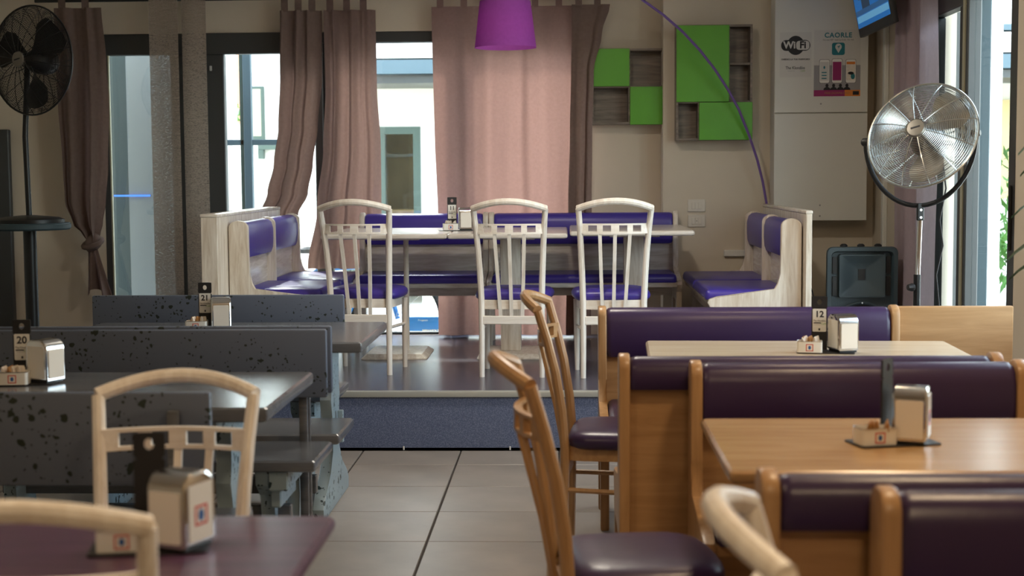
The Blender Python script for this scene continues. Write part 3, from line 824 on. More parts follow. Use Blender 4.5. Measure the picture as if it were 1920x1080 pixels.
def trestle_table(label, x0, x1, y0, y1, group):
    cx_, cy_ = (x0 + x1) / 2, (y0 + y1) / 2; w, d = x1 - x0, y1 - y0
    t_ = thing('trestle_table', label, 'table', (cx_, cy_, 0), 0, group)
    obj('table_top', top_slab(B(), -w / 2, w / 2, -d / 2, d / 2, .706, .75, .01), 'grey_paint', t_, ang=28)
    for s in (-1, 1):
        xc = s * (w / 2 - .20)
        obj('trestle_leg', prism(B(), trestle_profile(d, .706, .34), 'x', xc - .024, xc + .024, .004), 'blue_paint', t_)
    obj('stretcher', box(B(), -w / 2 + .14, w / 2 - .14, -.02, .02, .30, .37, .004, 1), 'grey_paint', t_)
    for s in (-1, 1):
        obj('wedge', box(B(), s * (w / 2 - .155) - .012, s * (w / 2 - .155) + .012, -.012, .012, .27, .41, .003, 1), 'blue_paint', t_)
    return t_

def trestle_bench(label, x0, x1, yback, facing, group, hb=.86, battens=True):
    """facing -1: sitter looks to -Y. seat extends from the back plank towards facing"""
    w = x1 - x0
    t_ = thing('trestle_bench', label, 'bench', ((x0 + x1) / 2, yback, 0), 0 if facing < 0 else pi, group)
    # local: back plank y 0..0.03, seat from -0.02 to -0.40
    obj('back_plank', box(B(), -w / 2, w / 2, 0, .03, hb - .25, hb, .008, 2), 'grey_speck', t_)
    obj('seat_plank', top_slab(B(), -w / 2 - .02, w / 2 + .02, -.385, -.005, .412, .452, .01), 'grey_paint', t_, ang=28)
    for s in (-1, 1):
        xc = s * (w / 2 - .17)
        pr = [(-.36, 0), (-.365, .05), (-.33, .075), (-.30, .09), (-.275, .16), (-.255, .24), (-.27, .31), (-.35, .36), (-.36, .412), (-.01, .412), (-.02, .34), (-.07, .27), (-.075, .2), (-.05, .11), (-.02, .08), (-.01, 0)]
        obj('leg_plank', prism(B(), pr, 'x', xc - .024, xc + .024, .004), 'blue_paint', t_)
        obj('cleat', box(B(), xc + s * .024, xc + s * .092, -.37, -.02, .345, .412, .005, 1), 'blue_paint', t_)
        obj('cleat_block', box(B(), xc + s * .024, xc + s * .062, -.34, -.06, .28, .345, .005, 1), 'blue_paint', t_)
        xb = s * (w / 2 - .095)
        obj('batten', box(B(), xb - .016, xb + .016, .03, .055, .1, hb - .045, .006, 2), 'grey_paint', t_)
        obj('batten_screw', lathe(B(), [(.006, 0), (.006, .003), (.003, .004)], 10, Matrix.Translation((xb, .055, hb - .11)) @ Matrix.Rotation(-pi / 2, 4, 'X')), 'black_metal', t_)
    obj('stretcher', box(B(), -w / 2 + .1, w / 2 - .1, -.21, -.17, .19, .26, .004, 1), 'grey_paint', t_)
    return t_
GG = 'grey splattered benches on the left'
trestle_table('grey trestle table with the number twenty stand', -2.32, -.863, 4.155, 4.935, 'grey trestle tables')
trestle_table('grey trestle table with the number twenty-one stand', -2.14, -.818, 5.80, 6.62, 'grey trestle tables')
trestle_bench('nearest grey splattered bench, its back to the camera', -2.40, -.935, 3.80, 1, GG, .853)
trestle_bench('grey splattered bench facing the camera behind the number twenty table', -2.30, -.872, 5.255, -1, GG)
trestle_bench('grey bench back to back with the one behind table twenty', -2.30, -.868, 5.375, 1, GG, .863)
trestle_bench('farthest grey splattered bench, nearest the windows', -2.235, -1.04, 6.79, -1, GG)

# ================================================================== TABLE SETS
def number_stand(loc, rotz, label, num, sign_rot=0.0, sx=0.0):
    t_ = thing('table_number_stand', label, 'number stand', loc, rotz)
    obj('tray', loft(B(), [[(x, y_, z) for x, y_ in rrect(-.105, .105, -.055, .055, .008, 2)] for z in (0.0005, .004)]), 'black', t_, ang=30)
    w, yb, h = .029, .0, .205
    b_ = B(); box(b_, -w, w, yb, yb + .005, .004, .155)
    # upper part with a round hole
    hole = [(.0085 * cos(a), .183 + .0105 * sin(a)) for a in [2 * pi * k / 24 for k in range(24)]]
    rim = []
    for x, z in hole:
        dx, dz = x, z - .183
        k = min(w / abs(dx) if abs(dx) > 1e-6 else 1e9, ((h - .183) if dz > 0 else .028) / abs(dz) if abs(dz) > 1e-6 else 1e9)
        rim.append((dx * k, .183 + dz * k))
    for yy in (yb, yb + .005):
        a_ = [b_.verts.new((x, yy, z)) for x, z in hole]; c_ = [b_.verts.new((x, yy, z)) for x, z in rim]
        for i in range(24): b_.faces.new((a_[i], a_[(i + 1) % 24], c_[(i + 1) % 24], c_[i]))
        if yy == yb: a0, c0 = a_, c_
    for i in range(24):
        b_.faces.new((a0[i], a0[(i + 1) % 24], a_[(i + 1) % 24], a_[i])); b_.faces.new((c0[i], c0[(i + 1) % 24], c_[(i + 1) % 24], c_[i]))
    bd = obj('sign_plate', b_, 'black', t_, smooth=False)
    bd.rotation_euler.z = sign_rot; bd.location = (sx, .038, 0)
    if not num:
        return t_
    cd = flat('number_card', rrect(-.025, .025, .072, .158, .004, 3), yb - .0002, 'card', t_, .0008)
    cd.location = (sx, .038, 0)
    yk = yb - .0014
    lettering(num, .033, 'ink', cd, 0, yk, .137, bold=.0010)
    lettering('The Klondike', .0095, 'ink', cd, 0, yk, .113, bold=.0001, sx=.86, name='shop_name')
    flat('name_underline', [(-.021, .103), (.006, .103), (.006, .107), (-.021, .107)], yk, 'ink', cd, .0004)
    lettering('Cafe', .011, 'green_ink', cd, .014, yk, .102, shear=.3, name='script')
    flat('small_line', [(-.02, .098), (.004, .098), (.004, .0988), (-.02, .0988)], yk, 'grey_ink', cd, .0004)
    flat('social_mark', [(-.003, .077), (.003, .077), (.003, .085), (-.003, .085)], yk, 'ink', cd, .0004)
    return t_

def napkin_dispenser(loc, rotz, label, emblem=True):
    t_ = thing('napkin_dispenser', label, 'dispenser', loc, rotz)
    w, d, h = .041, .047, .143
    def ring(x, r_, k):
        pts = [(-d + k, .012 + k), (-d + k, h - r_)]
        pts += [(-d + k + r_ - r_ * cos(a), h - r_ + (r_ - k) * sin(a)) for a in [pi / 2 * i / 5 for i in range(1, 6)]]
        pts += [(d - k - r_ + r_ * sin(a), h - r_ + (r_ - k) * cos(a)) for a in [pi / 2 * i / 5 for i in range(0, 5)]]
        pts += [(d - k, h - r_), (d - k, .012 + k)]
        return [(x, a, b) for a, b in pts]
    obj('body', loft(B(), [ring(-w, .03, .004), ring(-w + .004, .03, 0), ring(w - .004, .03, 0), ring(w, .03, .004)]), 'chrome', t_, ang=40)
    obj('foot', box(B(), -w + .006, w - .006, -d + .006, d - .006, .0045, .013), 'black', t_, smooth=False)
    for s in (-1, 1):
        f_ = B(); loft(f_, [[(x, s * (d + o), z) for x, z in rrect(-.033, .033, .02, .112, .004, 3)] for o in (.0, .003)])
        obj('napkin_stack', f_, 'napkin', t_, ang=40)
        obj('side_plate', box(B(), s * w, s * (w + .0015), -d + .012, d - .012, .02, h - .02) if s > 0 else box(B(), -w - .0015, -w, -d + .012, d - .012, .02, h - .02), 'white_metal', t_, smooth=False)
    if emblem:
        e_ = B()
        for a, b, c, d_ in ((-.018, .018, .048, .052), (-.018, .018, .080, .084), (-.018, -.014, .052, .080), (.014, .018, .052, .080)):
            box(e_, w + .0015, w + .0021, a, b, c, d_)
        obj('emblem_frame', e_, 'red_ink', t_, smooth=False)
        obj('emblem_drop', prism(B(), ngon(14, 0, .066, .008, .011), 'x', w + .0015, w + .0021), 'blue_ink', t_, smooth=False)
    return t_

def sugar_box(loc, rotz, label, group, n=4, mats=('packet_brown', 'packet_white')):
    t_ = thing('sugar_box', label, 'box', loc, rotz)
    w, d, h = .046, .030, .045
    o_ = rrect(-w, w, -d, d, .008, 3); i_ = rrect(-w + .002, w - .002, -d + .002, d - .002, .007, 3)
    b_ = B(); loft(b_, [[(x, y_, .0045) for x, y_ in o_], [(x, y_, h) for x, y_ in o_], [(x, y_, h) for x, y_ in i_], [(x, y_, .008) for x, y_ in i_]])
    obj('tin', b_, 'white_metal', t_, ang=40)
    rm = B(); tube(rm, [(x, y_, h) for x, y_ in o_], .0014, 6, closed=True); obj('rim', rm, 'chrome', t_)
    e_ = B()
    for a, b, c, q in ((-.013, .013, .010, .0125), (-.013, .013, .0335, .036), (-.013, -.0105, .0125, .0335), (.0105, .013, .0125, .0335)):
        box(e_, a, b, -d - .0007, -d, c, q)
    obj('emblem_frame', e_, 'red_ink', t_, smooth=False)
    obj('emblem_drop', prism(B(), ngon(12, 0, .023, .005, .007), 'y', -d - .0007, -d), 'blue_ink', t_, smooth=False)
    mw = Matrix.Translation(Vector(loc)) @ Matrix.Rotation(rotz, 4, 'Z')
    for k in range(n):
        p = mw @ Vector((lerp(-.030, .030, (k + .5) / n), random.uniform(-.008, .008), .009))
        b_ = B(); loft(b_, [[(x, y_ * th, z) for x, y_ in rrect(-.017, .017, -1, 1, .004, 2)] for z, th in ((0, .0012), (.006, .004), (.035, .005), (.046, .004), (.054, .0008))])
        o = obj('sugar_packet', b_, mats[k % len(mats)], None, ang=60)
        o.location = p; o.rotation_euler = (random.uniform(-.18, .18), random.uniform(-.2, .2), rotz + random.uniform(.9, 1.5))
        tag(o, '%s %s sugar packet in the sugar box %s' % (('leftmost', 'second from left', 'third from left', 'rightmost')[k], 'brown' if 'brown' in mats[k % len(mats)] else 'white', group), 'sugar packet', 'sugar packets ' + group)
    return t_

def table_set(x, y_, z, rz, num, where, box_at=(-.062, -.012), sign_rot=0.0, sign_x=-.025, disp_at=(.055, .0), disp_rot=0.0, mats=('packet_brown', 'packet_white')):
    loc = Vector((x, y_, z)); Rz = Matrix.Rotation(rz, 3, 'Z')
    number_stand(loc, rz, ('black stand with number card %s' if num else 'plain black stand %s') % where, num, sign_rot, sign_x)
    napkin_dispenser(loc + Rz @ Vector((disp_at[0], disp_at[1], 0)), rz + disp_rot, 'chrome napkin dispenser %s' % where)
    sugar_box(loc + Rz @ Vector((box_at[0], box_at[1], 0)), rz, 'white tin sugar box %s' % where, where, mats=mats)
table_set(-1.765, 4.66, .7502, radians(6), '20', 'on the number twenty table', box_at=(-.02, -.036), sign_x=-.012, disp_at=(.068, .01), disp_rot=radians(58), mats=('packet_white', 'packet_brown', 'packet_white'))
table_set(-1.545, 6.28, .7502, radians(4), '21', 'on the number twenty-one table', box_at=(-.055, -.034), sign_x=-.03, disp_at=(.045, .0), disp_rot=radians(10))
table_set(-.675, 8.98, PZ + .7682, radians(8), '11', 'on the platform table', box_at=(-.035, -.03), sign_x=-.02, disp_at=(.06, .0), mats=('packet_white',))
table_set(.965, 5.44, .7502, radians(-10), '12', 'on the cream table', box_at=(-.058, -.034), sign_x=-.024, disp_at=(.062, .0), disp_rot=radians(28))
table_set(.805, 3.60, .7502, radians(14), '', 'on the honey table', box_at=(-.055, -.015), disp_at=(.045, -.01), disp_rot=radians(-34), sign_rot=radians(38), sign_x=.004, mats=('packet_brown',))
table_set(-.752, 2.57, .7502, radians(10), '', 'on the purple table', box_at=(-.045, -.01), sign_x=-.002, disp_at=(.058, -.012), disp_rot=radians(-32), mats=('packet_brown',))

# ================================================================== ON THE BACK WALL
def shelf(label, x0, x1, z0, z1, yf, yb, boards, doors, backs=True):
    t_ = thing('wall_shelf', label, 'shelf', (x0, yf, z0), 0, 'green and grey cube shelves')
    w, h, d = x1 - x0, z1 - z0, yb - yf; th = .014
    for a in ((0, w, 0, d, 0, th), (0, w, 0, d, h - th, h), (0, th, 0, d, th, h - th), (w - th, w, 0, d, th, h - th)):
        obj('side_board', box(B(), *a), 'shelf_wood', t_, smooth=False)
    obj('back_board', box(B(), th, w - th, d - .012, d - .002, th, h - th), 'shelf_wood', t_, smooth=False)
    for a, b, c, e in boards:
        obj('inner_board', box(B(), a, b, .002, d - .012, c, e), 'shelf_wood', t_, smooth=False)
    for a, b, c, e in doors:
        obj('door', box(B(), a, b, -.016, 0.0, c, e, .002, 1), 'green', t_)
    return t_
shelf('smaller wall shelf with two green doors set diagonally', .180, .688, 1.748, 2.254, 9.95, 10.098,
      [(.014, .494, .246, .260), (.247, .261, .014, .246), (.247, .261, .260, .492)], [(0, .254, .254, .506), (.258, .511, -.004, .250)])
s2 = shelf('taller wall shelf with two green doors beside the white cabinet', .730, 1.227, 1.631, 2.382, 9.70, 9.848,
           [(.014, .481, .243, .257), (.344, .481, .490, .504), (.337, .351, .257, .733), (.142, .156, .014, .243)], [(0, .344, .250, .747), (.149, .497, 0, .246)])
obj('wall_hook', box(B(), .24, .246, .17, .19, .75, .79), 'black_metal', s2, smooth=False)

cb = thing('wall_cabinet', 'tall pale two-door cabinet hung beside the green shelf', 'cabinet', (1.365, 9.65, 1.10))
obj('body', box(B(), 0, .603, .02, .198, 0, 1.75), 'cab', cb, smooth=False)
obj('door', box(B(), 0, .603, 0, .018, .704, 1.75, .002, 1), 'cab', cb)
obj('door', box(B(), 0, .603, 0, .018, 0, .698, .002, 1), 'cab', cb)
for z in (.10, .03, .76):
    obj('screw_cap', lathe(B(), [(.006, 0), (.006, .002), (.003, .003)], 8, Matrix.Translation((.30, 0, z)) @ Matrix.Rotation(pi / 2, 4, 'X')), 'grey_ink', cb)

wf = thing('wifi_notice', 'white wireless notice taped to the pale cabinet', 'notice', (1.397, 9.6495, 2.033))
flat('sheet', [(0, 0), (.205, 0), (.205, .290), (0, .290)], 0, 'paper', wf)
obj('logo_cloud', prism(B(), ngon(30, .102, .205, .056, .062), 'y', -.0012, -.0006), 'ink', wf, smooth=False)
flat('logo_badge', rrect(.008, .196, .170, .240, .032, 6), -.0012, 'ink', wf)
flat('logo_panel', rrect(.105, .190, .176, .234, .020, 6), -.0018, 'paper', wf)
lettering('Wi', .062, 'paper', wf, .062, -.0026, .206, bold=.0022)
lettering('Fi', .062, 'ink', wf, .148, -.0026, .206, bold=.0022)
lettering('CHIEDICI LA TUA PASSWORD!', .0135, 'ink', wf, .102, -.0012, .115, bold=.0006)
lettering('The Klondike', .027, 'ink', wf, .100, -.0012, .060, bold=.0003, sx=.85)
lettering('tropical cafe', .0095, 'grey_ink', wf, .075, -.0012, .041)
lettering('Cafe', .016, 'green_ink', wf, .148, -.0012, .041, shear=.3)

po = thing('app_poster', 'tourist app poster with three phones on the pale cabinet', 'poster', (1.618, 9.6495, 1.908))
flat('sheet', [(0, 0), (.300, 0), (.300, .427), (0, .427)], 0, 'paper', po)
lettering('CAORLE', .044, 'teal_ink', po, .155, -.0014, .392, bold=.0012, spacing=1.1)
lettering('The new APP  made by locals.  For real', .0125, 'ink', po, .155, -.0014, .363)
flat('grey_backdrop', [(0, .04), (.300, .04), (.300, .20), (0, .20)], -.0006, 'grey_ink', po, .0003)
flat('app_icon', rrect(.115, .198, .265, .345, .014, 5), -.0007, 'teal_ink', po)
flat('pin_head', ngon(18, .157, .318, .021), -.0014, 'paper', po)
flat('pin_tip', [(.1405, .306), (.157, .279), (.1735, .306)], -.00145, 'paper', po)
flat('pin_arrow', [(.146, .318), (.168, .328), (.157, .306), (.156, .317)], -.0021, 'teal_ink', po)
for px, mat_, z0 in ((.036, 'paper', .088), (.117, 'magenta_ink', .088), (.206, 'orange_ink', .088)):
    ph = flat('phone_outline', rrect(px - .002, px + .066, z0 - .004, .243 if mat_ == 'magenta_ink' else .238, .012, 4), -.0012, 'ink', po, .0003)
    flat('phone_body', rrect(px, px + .064, z0 - .002, .241 if mat_ == 'magenta_ink' else .236, .011, 4), -.0016, 'card', ph, .0003)
    flat('phone_screen', [(px + .004, z0 + .014), (px + .060, z0 + .014), (px + .060, .222), (px + .004, .222)], -.0020, mat_ if mat_ != 'orange_ink' else 'card', ph, .0003)
    if mat_ == 'paper':
        for zz in (.150, .131, .112): flat('app_button', [(px + .014, zz), (px + .046, zz), (px + .046, zz + .007), (px + .014, zz + .007)], -.0024, 'teal_ink', ph, .0003)
        flat('app_pin', ngon(10, px + .031, .186, .006, .010), -.0024, 'teal_ink', ph, .0003)
    if mat_ == 'orange_ink':
        flat('app_banner', [(px + .004, .205), (px + .060, .205), (px + .060, .222), (px + .004, .222)], -.0024, 'orange_ink', ph, .0003)
        flat('app_picture', [(px + .004, .104), (px + .060, .104), (px + .060, .204), (px + .004, .204)], -.0024, 'packet_white', ph, .0003)
        flat('app_blob', ngon(10, px + .045, .128, .014, .02), -.0028, 'teal_ink', ph, .0003)
        flat('app_blob', ngon(8, px + .032, .148, .02, .01), -.0031, 'ink', ph, .0003)
flat('bottom_band', [(0, 0), (.300, 0), (.300, .040), (0, .040)], -.0007, 'magenta_ink', po, .0004)
flat('band_end', [(.20, 0), (.300, 0), (.300, .040), (.20, .040)], -.0012, 'orange_ink', po, .0003)
lettering('FREE DOWNLOAD', .019, 'packet_brown', po, .15, -.0024, .020)
flat('store_badge', [(.252, .008), (.292, .008), (.292, .032), (.252, .032)], -.0018, 'ink', po, .0003)
for k, px in enumerate((.085, .128, .172, .214)):
    s_ = flat('figure_silhouette', [(px - .022, .040)] + [(px + .022 * cos(a), .044 + .016 * sin(a)) for a in [pi - pi * i / 8 for i in range(9)]] + [(px + .022, .040)], -.0010, 'ink', po, .0003)
    flat('figure_head', ngon(12, px, .069, .010, .012), -.0010, 'ink', s_, .0003)

for i, (z0, lab) in enumerate(((1.157, 'upper light switch plate beside the platform table'), (1.055, 'lower socket plate beside the platform table'))):
    t_ = thing('switch_plate', lab, 'switch', (.878, 9.85, z0 + .041))
    b_ = B(); loft(b_, [[(x, y_, z) for x, z in rrect(-.06 + s, .06 - s, -.042 + s, .042 - s, .006, 3)] for y_, s in ((-.001, 0), (-.006, 0), (-.010, .004))])
    obj('plate', b_, 'switch', t_, ang=30)
    for k in (-1, 0, 1):
        kb = obj('rocker', box(B(), k * .0225 - .0105, k * .0225 + .0105, -.014, -.009, -.023, .023, .0015, 1), 'switch', t_)
    if i: obj('socket_hole', lathe(B(), [(.003, 0), (.003, .0015)], 8, Matrix.Translation((0, -.0138, 0)) @ Matrix.Rotation(pi / 2, 4, 'X')), 'black', t_)

# television on the right wall, leaning into the room
tv = thing('television', 'wall television with blue picture above the right corner', 'television', (1.872, 8.97, 2.262))
tv.rotation_euler = (0, radians(-11), 0)
obj('case', box(B(), 0, .034, -.475, .475, 0, .56, .006, 2), 'black', tv)
sc_ = obj('screen', box(B(), -.002, 0, -.45, .45, .055, .535), emit('tv_blue', srgb(28, 100, 168), .55), tv, smooth=False)
def tvp(name, y0, y1, z0, z1, col, k=.5, lift=.0026):
    obj(name, box(B(), -lift, -lift + .0005, y0, y1, z0, z1), emit('tv_' + name, srgb(*col), k), sc_, smooth=False)
tvp('caption_bar', -.45, .43, .085, .125, (90, 150, 190), .6)
tvp('lower_bar', -.45, .45, .130, .160, (40, 84, 130), .5)
tvp('dark_jacket', .02, .24, .16, .45, (40, 62, 86), .4)
tvp('figure_arm', .26, .31, .22, .45, (84, 78, 90), .4, .0028)
tvp('far_figure', -.2, -.05, .20, .42, (60, 88, 84), .4)
obj('wall_mount', box(B(), .034, .09, -.1, .1, .2, .35), 'black_metal', tv, smooth=False)

# ================================================================== CURTAINS
def prof(tab, z):
    if z >= tab[0][0]: return tab[0][1:]
    for a, b in zip(tab, tab[1:]):
        if z >= b[0]:
            t_ = (a[0] - z) / (a[0] - b[0]); t_ = t_ * t_ * (3 - 2 * t_) if len(tab) > 4 else t_
            return tuple(lerp(p, q, t_) for p, q in zip(a[1:], b[1:]))
    return tab[-1][1:]

def curtain(label, tab, y0, mat, folds, amp, seed, group, tabs=0, axis='y', nv=46, flip=1, sharp=1.0):
    """tab rows: (z, left, right[, depth shift]); hangs in a plane across the given axis"""
    rnd = random.Random(seed)
    ph = [rnd.uniform(0, 6.28) for _ in range(4)]; wv = [rnd.uniform(.75, 1.3) for _ in range(4)]
    t_ = thing('curtain', label, 'curtain', (0, 0, 0), 0, group)
    ztop, zbot = tab[0][0], tab[-1][0]
    def fn(u, v):
        z = lerp(ztop, zbot, v)
        r_ = prof(tab, z); a, b = r_[0], r_[1]; sh = r_[2] if len(r_) > 2 else 0
        uu = u + .010 * sin(7 * u + 5 * v + ph[0]) + .012 * sin(3 * v + ph[1])
        f_ = sin(2 * pi * folds * uu * wv[0] + ph[0]) * .6 + sin(2 * pi * folds * 1.63 * uu + ph[1] + 1.2 * v) * .3 + sin(2 * pi * folds * .47 * uu + ph[2] + .8 * v) * .45
        k = amp * (.55 + .45 * min(1, v * 3)) 
        x = lerp(a, b, u) + .006 * sin(2 * pi * folds * uu + ph[3])
        d_ = y0 + sh + f_ * k + .004 * sin(9 * v + 4 * u + ph[3])
        return (x, d_, z) if axis == 'y' else (d_, x, z)
    o = obj('cloth', sheet(B(), fn, max(36, int(folds * 14)), nv), mat, t_, ang=180)
    if tabs:
        a, b = tab[0][1:3]
        for k in range(tabs):
            u = (k + .35) / tabs
            c = lerp(a, b, u); w = .022
            pts = [(-.008, 0), (-.010, .05), (-.004, .085), (.004, .085), (.010, .05), (.008, 0)]
            b_ = B()
            if axis == 'y': loft(b_, [[(c - w, y0 + q, ztop - .01 + r_) for q, r_ in pts], [(c + w, y0 + q, ztop - .01 + r_) for q, r_ in pts]], cap=False, closed=False)
            else: loft(b_, [[(y0 + q, c - w, ztop - .01 + r_) for q, r_ in pts], [(y0 + q, c + w, ztop - .01 + r_) for q, r_ in pts]], cap=False, closed=False)
            obj('hanging_tab', b_, mat, t_, ang=180)
    return t_
GC = 'tab-top curtains'
curtain('wide sunlit pink curtain hanging behind the window bench', [(2.545, -.895, .065), (1.6, -.885, .062), (1.2, -.87, .06), (.32, -.87, .05)], 9.945, 'curtain', 4.6, .024, 3, GC, tabs=6)
curtain('narrow dark curtain gathered beside the smaller green shelf', [(2.545, .05, .30), (2.35, .05, .245), (2.1, .045, .19), (1.7, .035, .178), (1.2, .02, .172), (.32, .0, .165)], 9.90, 'curtain_dark', 2.2, .014, 5, GC, tabs=2)
curtain('mauve curtain swept aside behind the left booth bench', [(2.53, -1.925, -1.645), (2.1, -1.935, -1.65), (1.75, -1.955, -1.685), (1.50, -1.99, -1.72), (1.30, -2.035, -1.755), (1.15, -2.09, -1.825), (1.03, -2.14, -1.90), (.85, -2.2, -2.02)], 9.93, 'curtain_dark', 3.0, .044, 11, GC, tabs=3)
curtain('mauve curtain hanging straight behind the leftmost platform chair', [(2.53, -1.625, -1.285), (2.0, -1.62, -1.285), (1.6, -1.64, -1.265), (1.2, -1.69, -1.265), (.78, -1.765, -1.27)], 9.94, 'curtain_mid', 3.4, .044, 14, GC, tabs=3)
ck = curtain('brown curtain knotted near its foot at the far left', [(2.56, -3.46, -3.14), (2.2, -3.455, -3.115), (1.9, -3.45, -3.105), (1.5, -3.43, -3.125), (1.25, -3.42, -3.15), (1.10, -3.37, -3.175), (1.02, -3.30, -3.195), (.98, -3.275, -3.205)], 9.90, 'curtain_dark', 2.7, .046, 21, GC, tabs=2)
def knot(u, v):
    a, b = 2 * pi * u, pi * v
    r_ = .058 * (1 + .10 * sin(3 * a + 4 * v) + .06 * sin(5 * a))
    return (-3.238 + r_ * sin(b) * cos(a) * 1.0, 9.90 + r_ * sin(b) * sin(a) * .8, .965 + .062 * cos(b) + .012 * sin(a + 2))
obj('knot', sheet(B(), knot, 28, 16), 'curtain_dark', ck, ang=180)
kn = B(); tube(kn, [(-3.238 + .062 * cos(a), 9.895 + .05 * sin(a), .965 + .028 * sin(a * 1 + .6)) for a in [2 * pi * k / 24 for k in range(24)]], .018, 8, closed=True)
obj('knot_wrap', kn, 'curtain_dark', ck, ang=180)
def tail(u, v):
    z = lerp(.93, .60 + .05 * sin(5 * u), v); a = lerp(-3.275, -3.285, v) - .01 * v; b = lerp(-3.205, -3.105, v)
    return (lerp(a, b, u) , 9.90 + (.008 + .03 * v) * sin(2 * pi * 2.3 * u + 1.0) + .01 * sin(11 * u + 3 * v), z)
obj('tail', sheet(B(), tail, 36, 14), 'curtain_dark', ck, ang=180)
curtain('lilac curtain beside the right window behind the chrome fan', [(2.62, 8.02, 8.92), (1.5, 7.99, 8.90), (PZ + .01, 7.97, 8.90)], 1.99, 'curtain_lilac', 3.2, .026, 31, GC, axis='x')
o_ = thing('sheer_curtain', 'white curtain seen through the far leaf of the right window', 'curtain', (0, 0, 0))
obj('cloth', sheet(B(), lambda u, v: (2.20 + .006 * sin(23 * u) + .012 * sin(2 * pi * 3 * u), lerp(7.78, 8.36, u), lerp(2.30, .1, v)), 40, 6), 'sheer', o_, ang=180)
rod = thing('curtain_rod', 'dark curtain rod above the window wall', 'rod', (0, 9.935, 2.612))
obj('bar', tube(B(), [(-3.6, 0, 0), (.42, 0, 0)], .011, 10), 'black_metal', rod)
for s in (-3.55, -1.63, .36):
    obj('rod_bracket', tube(B(), [(s, 0, 0), (s, .16, .03)], .008, 8), 'black_metal', rod)
for i, (a, b, lab) in enumerate(((-2.812, -2.612, 'left woven brown hanging panel in front of the left window'), (-2.594, -2.430, 'right woven brown hanging panel beside the second window'))):
    pn = thing('hanging_panel', lab, 'panel curtain', (0, 0, 0), 0, 'woven panel curtains')
    obj('cloth', sheet(B(), lambda u, v, a=a, b=b, i=i: (lerp(a, b, u), 9.90 + .02 * i + .008 * sin(5 * u + 3 * i), lerp(2.95, .34, v)), 12, 30), 'panel', pn, ang=180)
    obj('bottom_weight', box(B(), a, b, 9.895 + .02 * i, 9.907 + .02 * i, .33, .35), 'black_metal', pn, smooth=False)
    obj('panel_track', box(B(), a, b, 9.89 + .02 * i, 9.91 + .02 * i, 2.95, 2.998), 'black_metal', pn, smooth=False)

# ================================================================== ARC LAMP
lp = thing('arc_lamp', 'purple arc floor lamp reaching over the platform tables', 'lamp', (1.352, 9.735, PZ))
# arc runs in a vertical plane from the base to the point above the shade
ARC = [(1.326, 9.717, 1.218), (1.298, 9.699, 1.358), (1.259, 9.673, 1.498), (1.201, 9.634, 1.654), (1.125, 9.583, 1.826), (1.05, 9.533, 1.951), (0.958, 9.471, 2.077), (0.856, 9.403, 2.194), (0.742, 9.327, 2.302), (0.615, 9.243, 2.4), (0.481, 9.153, 2.483), (0.28, 9.018, 2.6), (0.12, 8.911, 2.69), (-0.05, 8.798, 2.745), (-0.2, 8.698, 2.755), (-0.3, 8.631, 2.72), (-0.346, 8.6, 2.62)]
SH = Vector((-.346 - 1.352, 8.6 - 9.735, 0))
obj('base', lathe(B(), [(.11, 0), (.11, .012), (.06, .02), (.02, .03), (.015, .06)], 24), 'lamp_arm', lp)
pts = [Vector(p) - Vector((1.352, 9.735, PZ)) for p in ARC]
obj('arm', tube(B(), [(0, 0, .03), (0, 0, .4)] + pts, .0085, 8), 'lamp_arm', lp)
zt, zb = 2.421 - PZ, 2.152 - PZ
obj('cord', tube(B(), [pts[-1], (SH.x, SH.y, zt)], .003, 6), 'black', lp)
def shade_ring(r_, z): return [(SH.x + r_ * cos(a), SH.y + r_ * sin(a), z) for a in [2 * pi * k / 40 for k in range(40)]]
obj('shade', loft(B(), [shade_ring(.148, zt), shade_ring(.180, zb), shade_ring(.178, zb), shade_ring(.146, zt)], cap=False), 'shade', lp, ang=50)
obj('shade_top', loft(B(), [shade_ring(.03, zt - .012), shade_ring(.146, zt - .012)], cap=False), 'shade', lp)
obj('bulb', lathe(B(), [(.01, -.10), (.02, -.09), (.03, -.06), (.026, -.03), (.013, 0)], 14, Matrix.Translation((SH.x, SH.y, zt - .03))), 'white_metal', lp)

bl_ = bpy.data.lights.new('arc_lamp_light', 'POINT'); bl_.energy = 1.0; bl_.color = (1.0, .84, .64); bl_.shadow_soft_size = .03
blo = bpy.data.objects.new('arc_lamp_light', bl_); COL.objects.link(blo); blo.parent = lp; blo.location = (SH.x, SH.y, zt - .16)

# ================================================================== FANS
def cage(n_rings, r0, r1, depth, seg, wire_r, sign, spokes, twist=0.0):
    """half cage: rings and spokes; axis +z is the way the fan blows"""
    b_ = B()
    def zz(r_): return sign * depth * (1 - (r_ / r1) ** 2.6)
    for k in range(n_rings):
        r_ = lerp(r0, r1, (k + .5) / n_rings)
        tube(b_, [(r_ * cos(a), r_ * sin(a), zz(r_)) for a in [2 * pi * i / seg for i in range(seg)]], wire_r, 4, closed=True)
    s_ = B()
    for k in range(spokes):
        a = 2 * pi * k / spokes
        tube(s_, [(r_ * cos(a + twist * (r_ - r0)), r_ * sin(a + twist * (r_ - r0)), zz(r_) + sign * wire_r) for r_ in [lerp(r0, r1, i / 7) for i in range(8)]], wire_r * 1.5, 5)
    return b_, s_

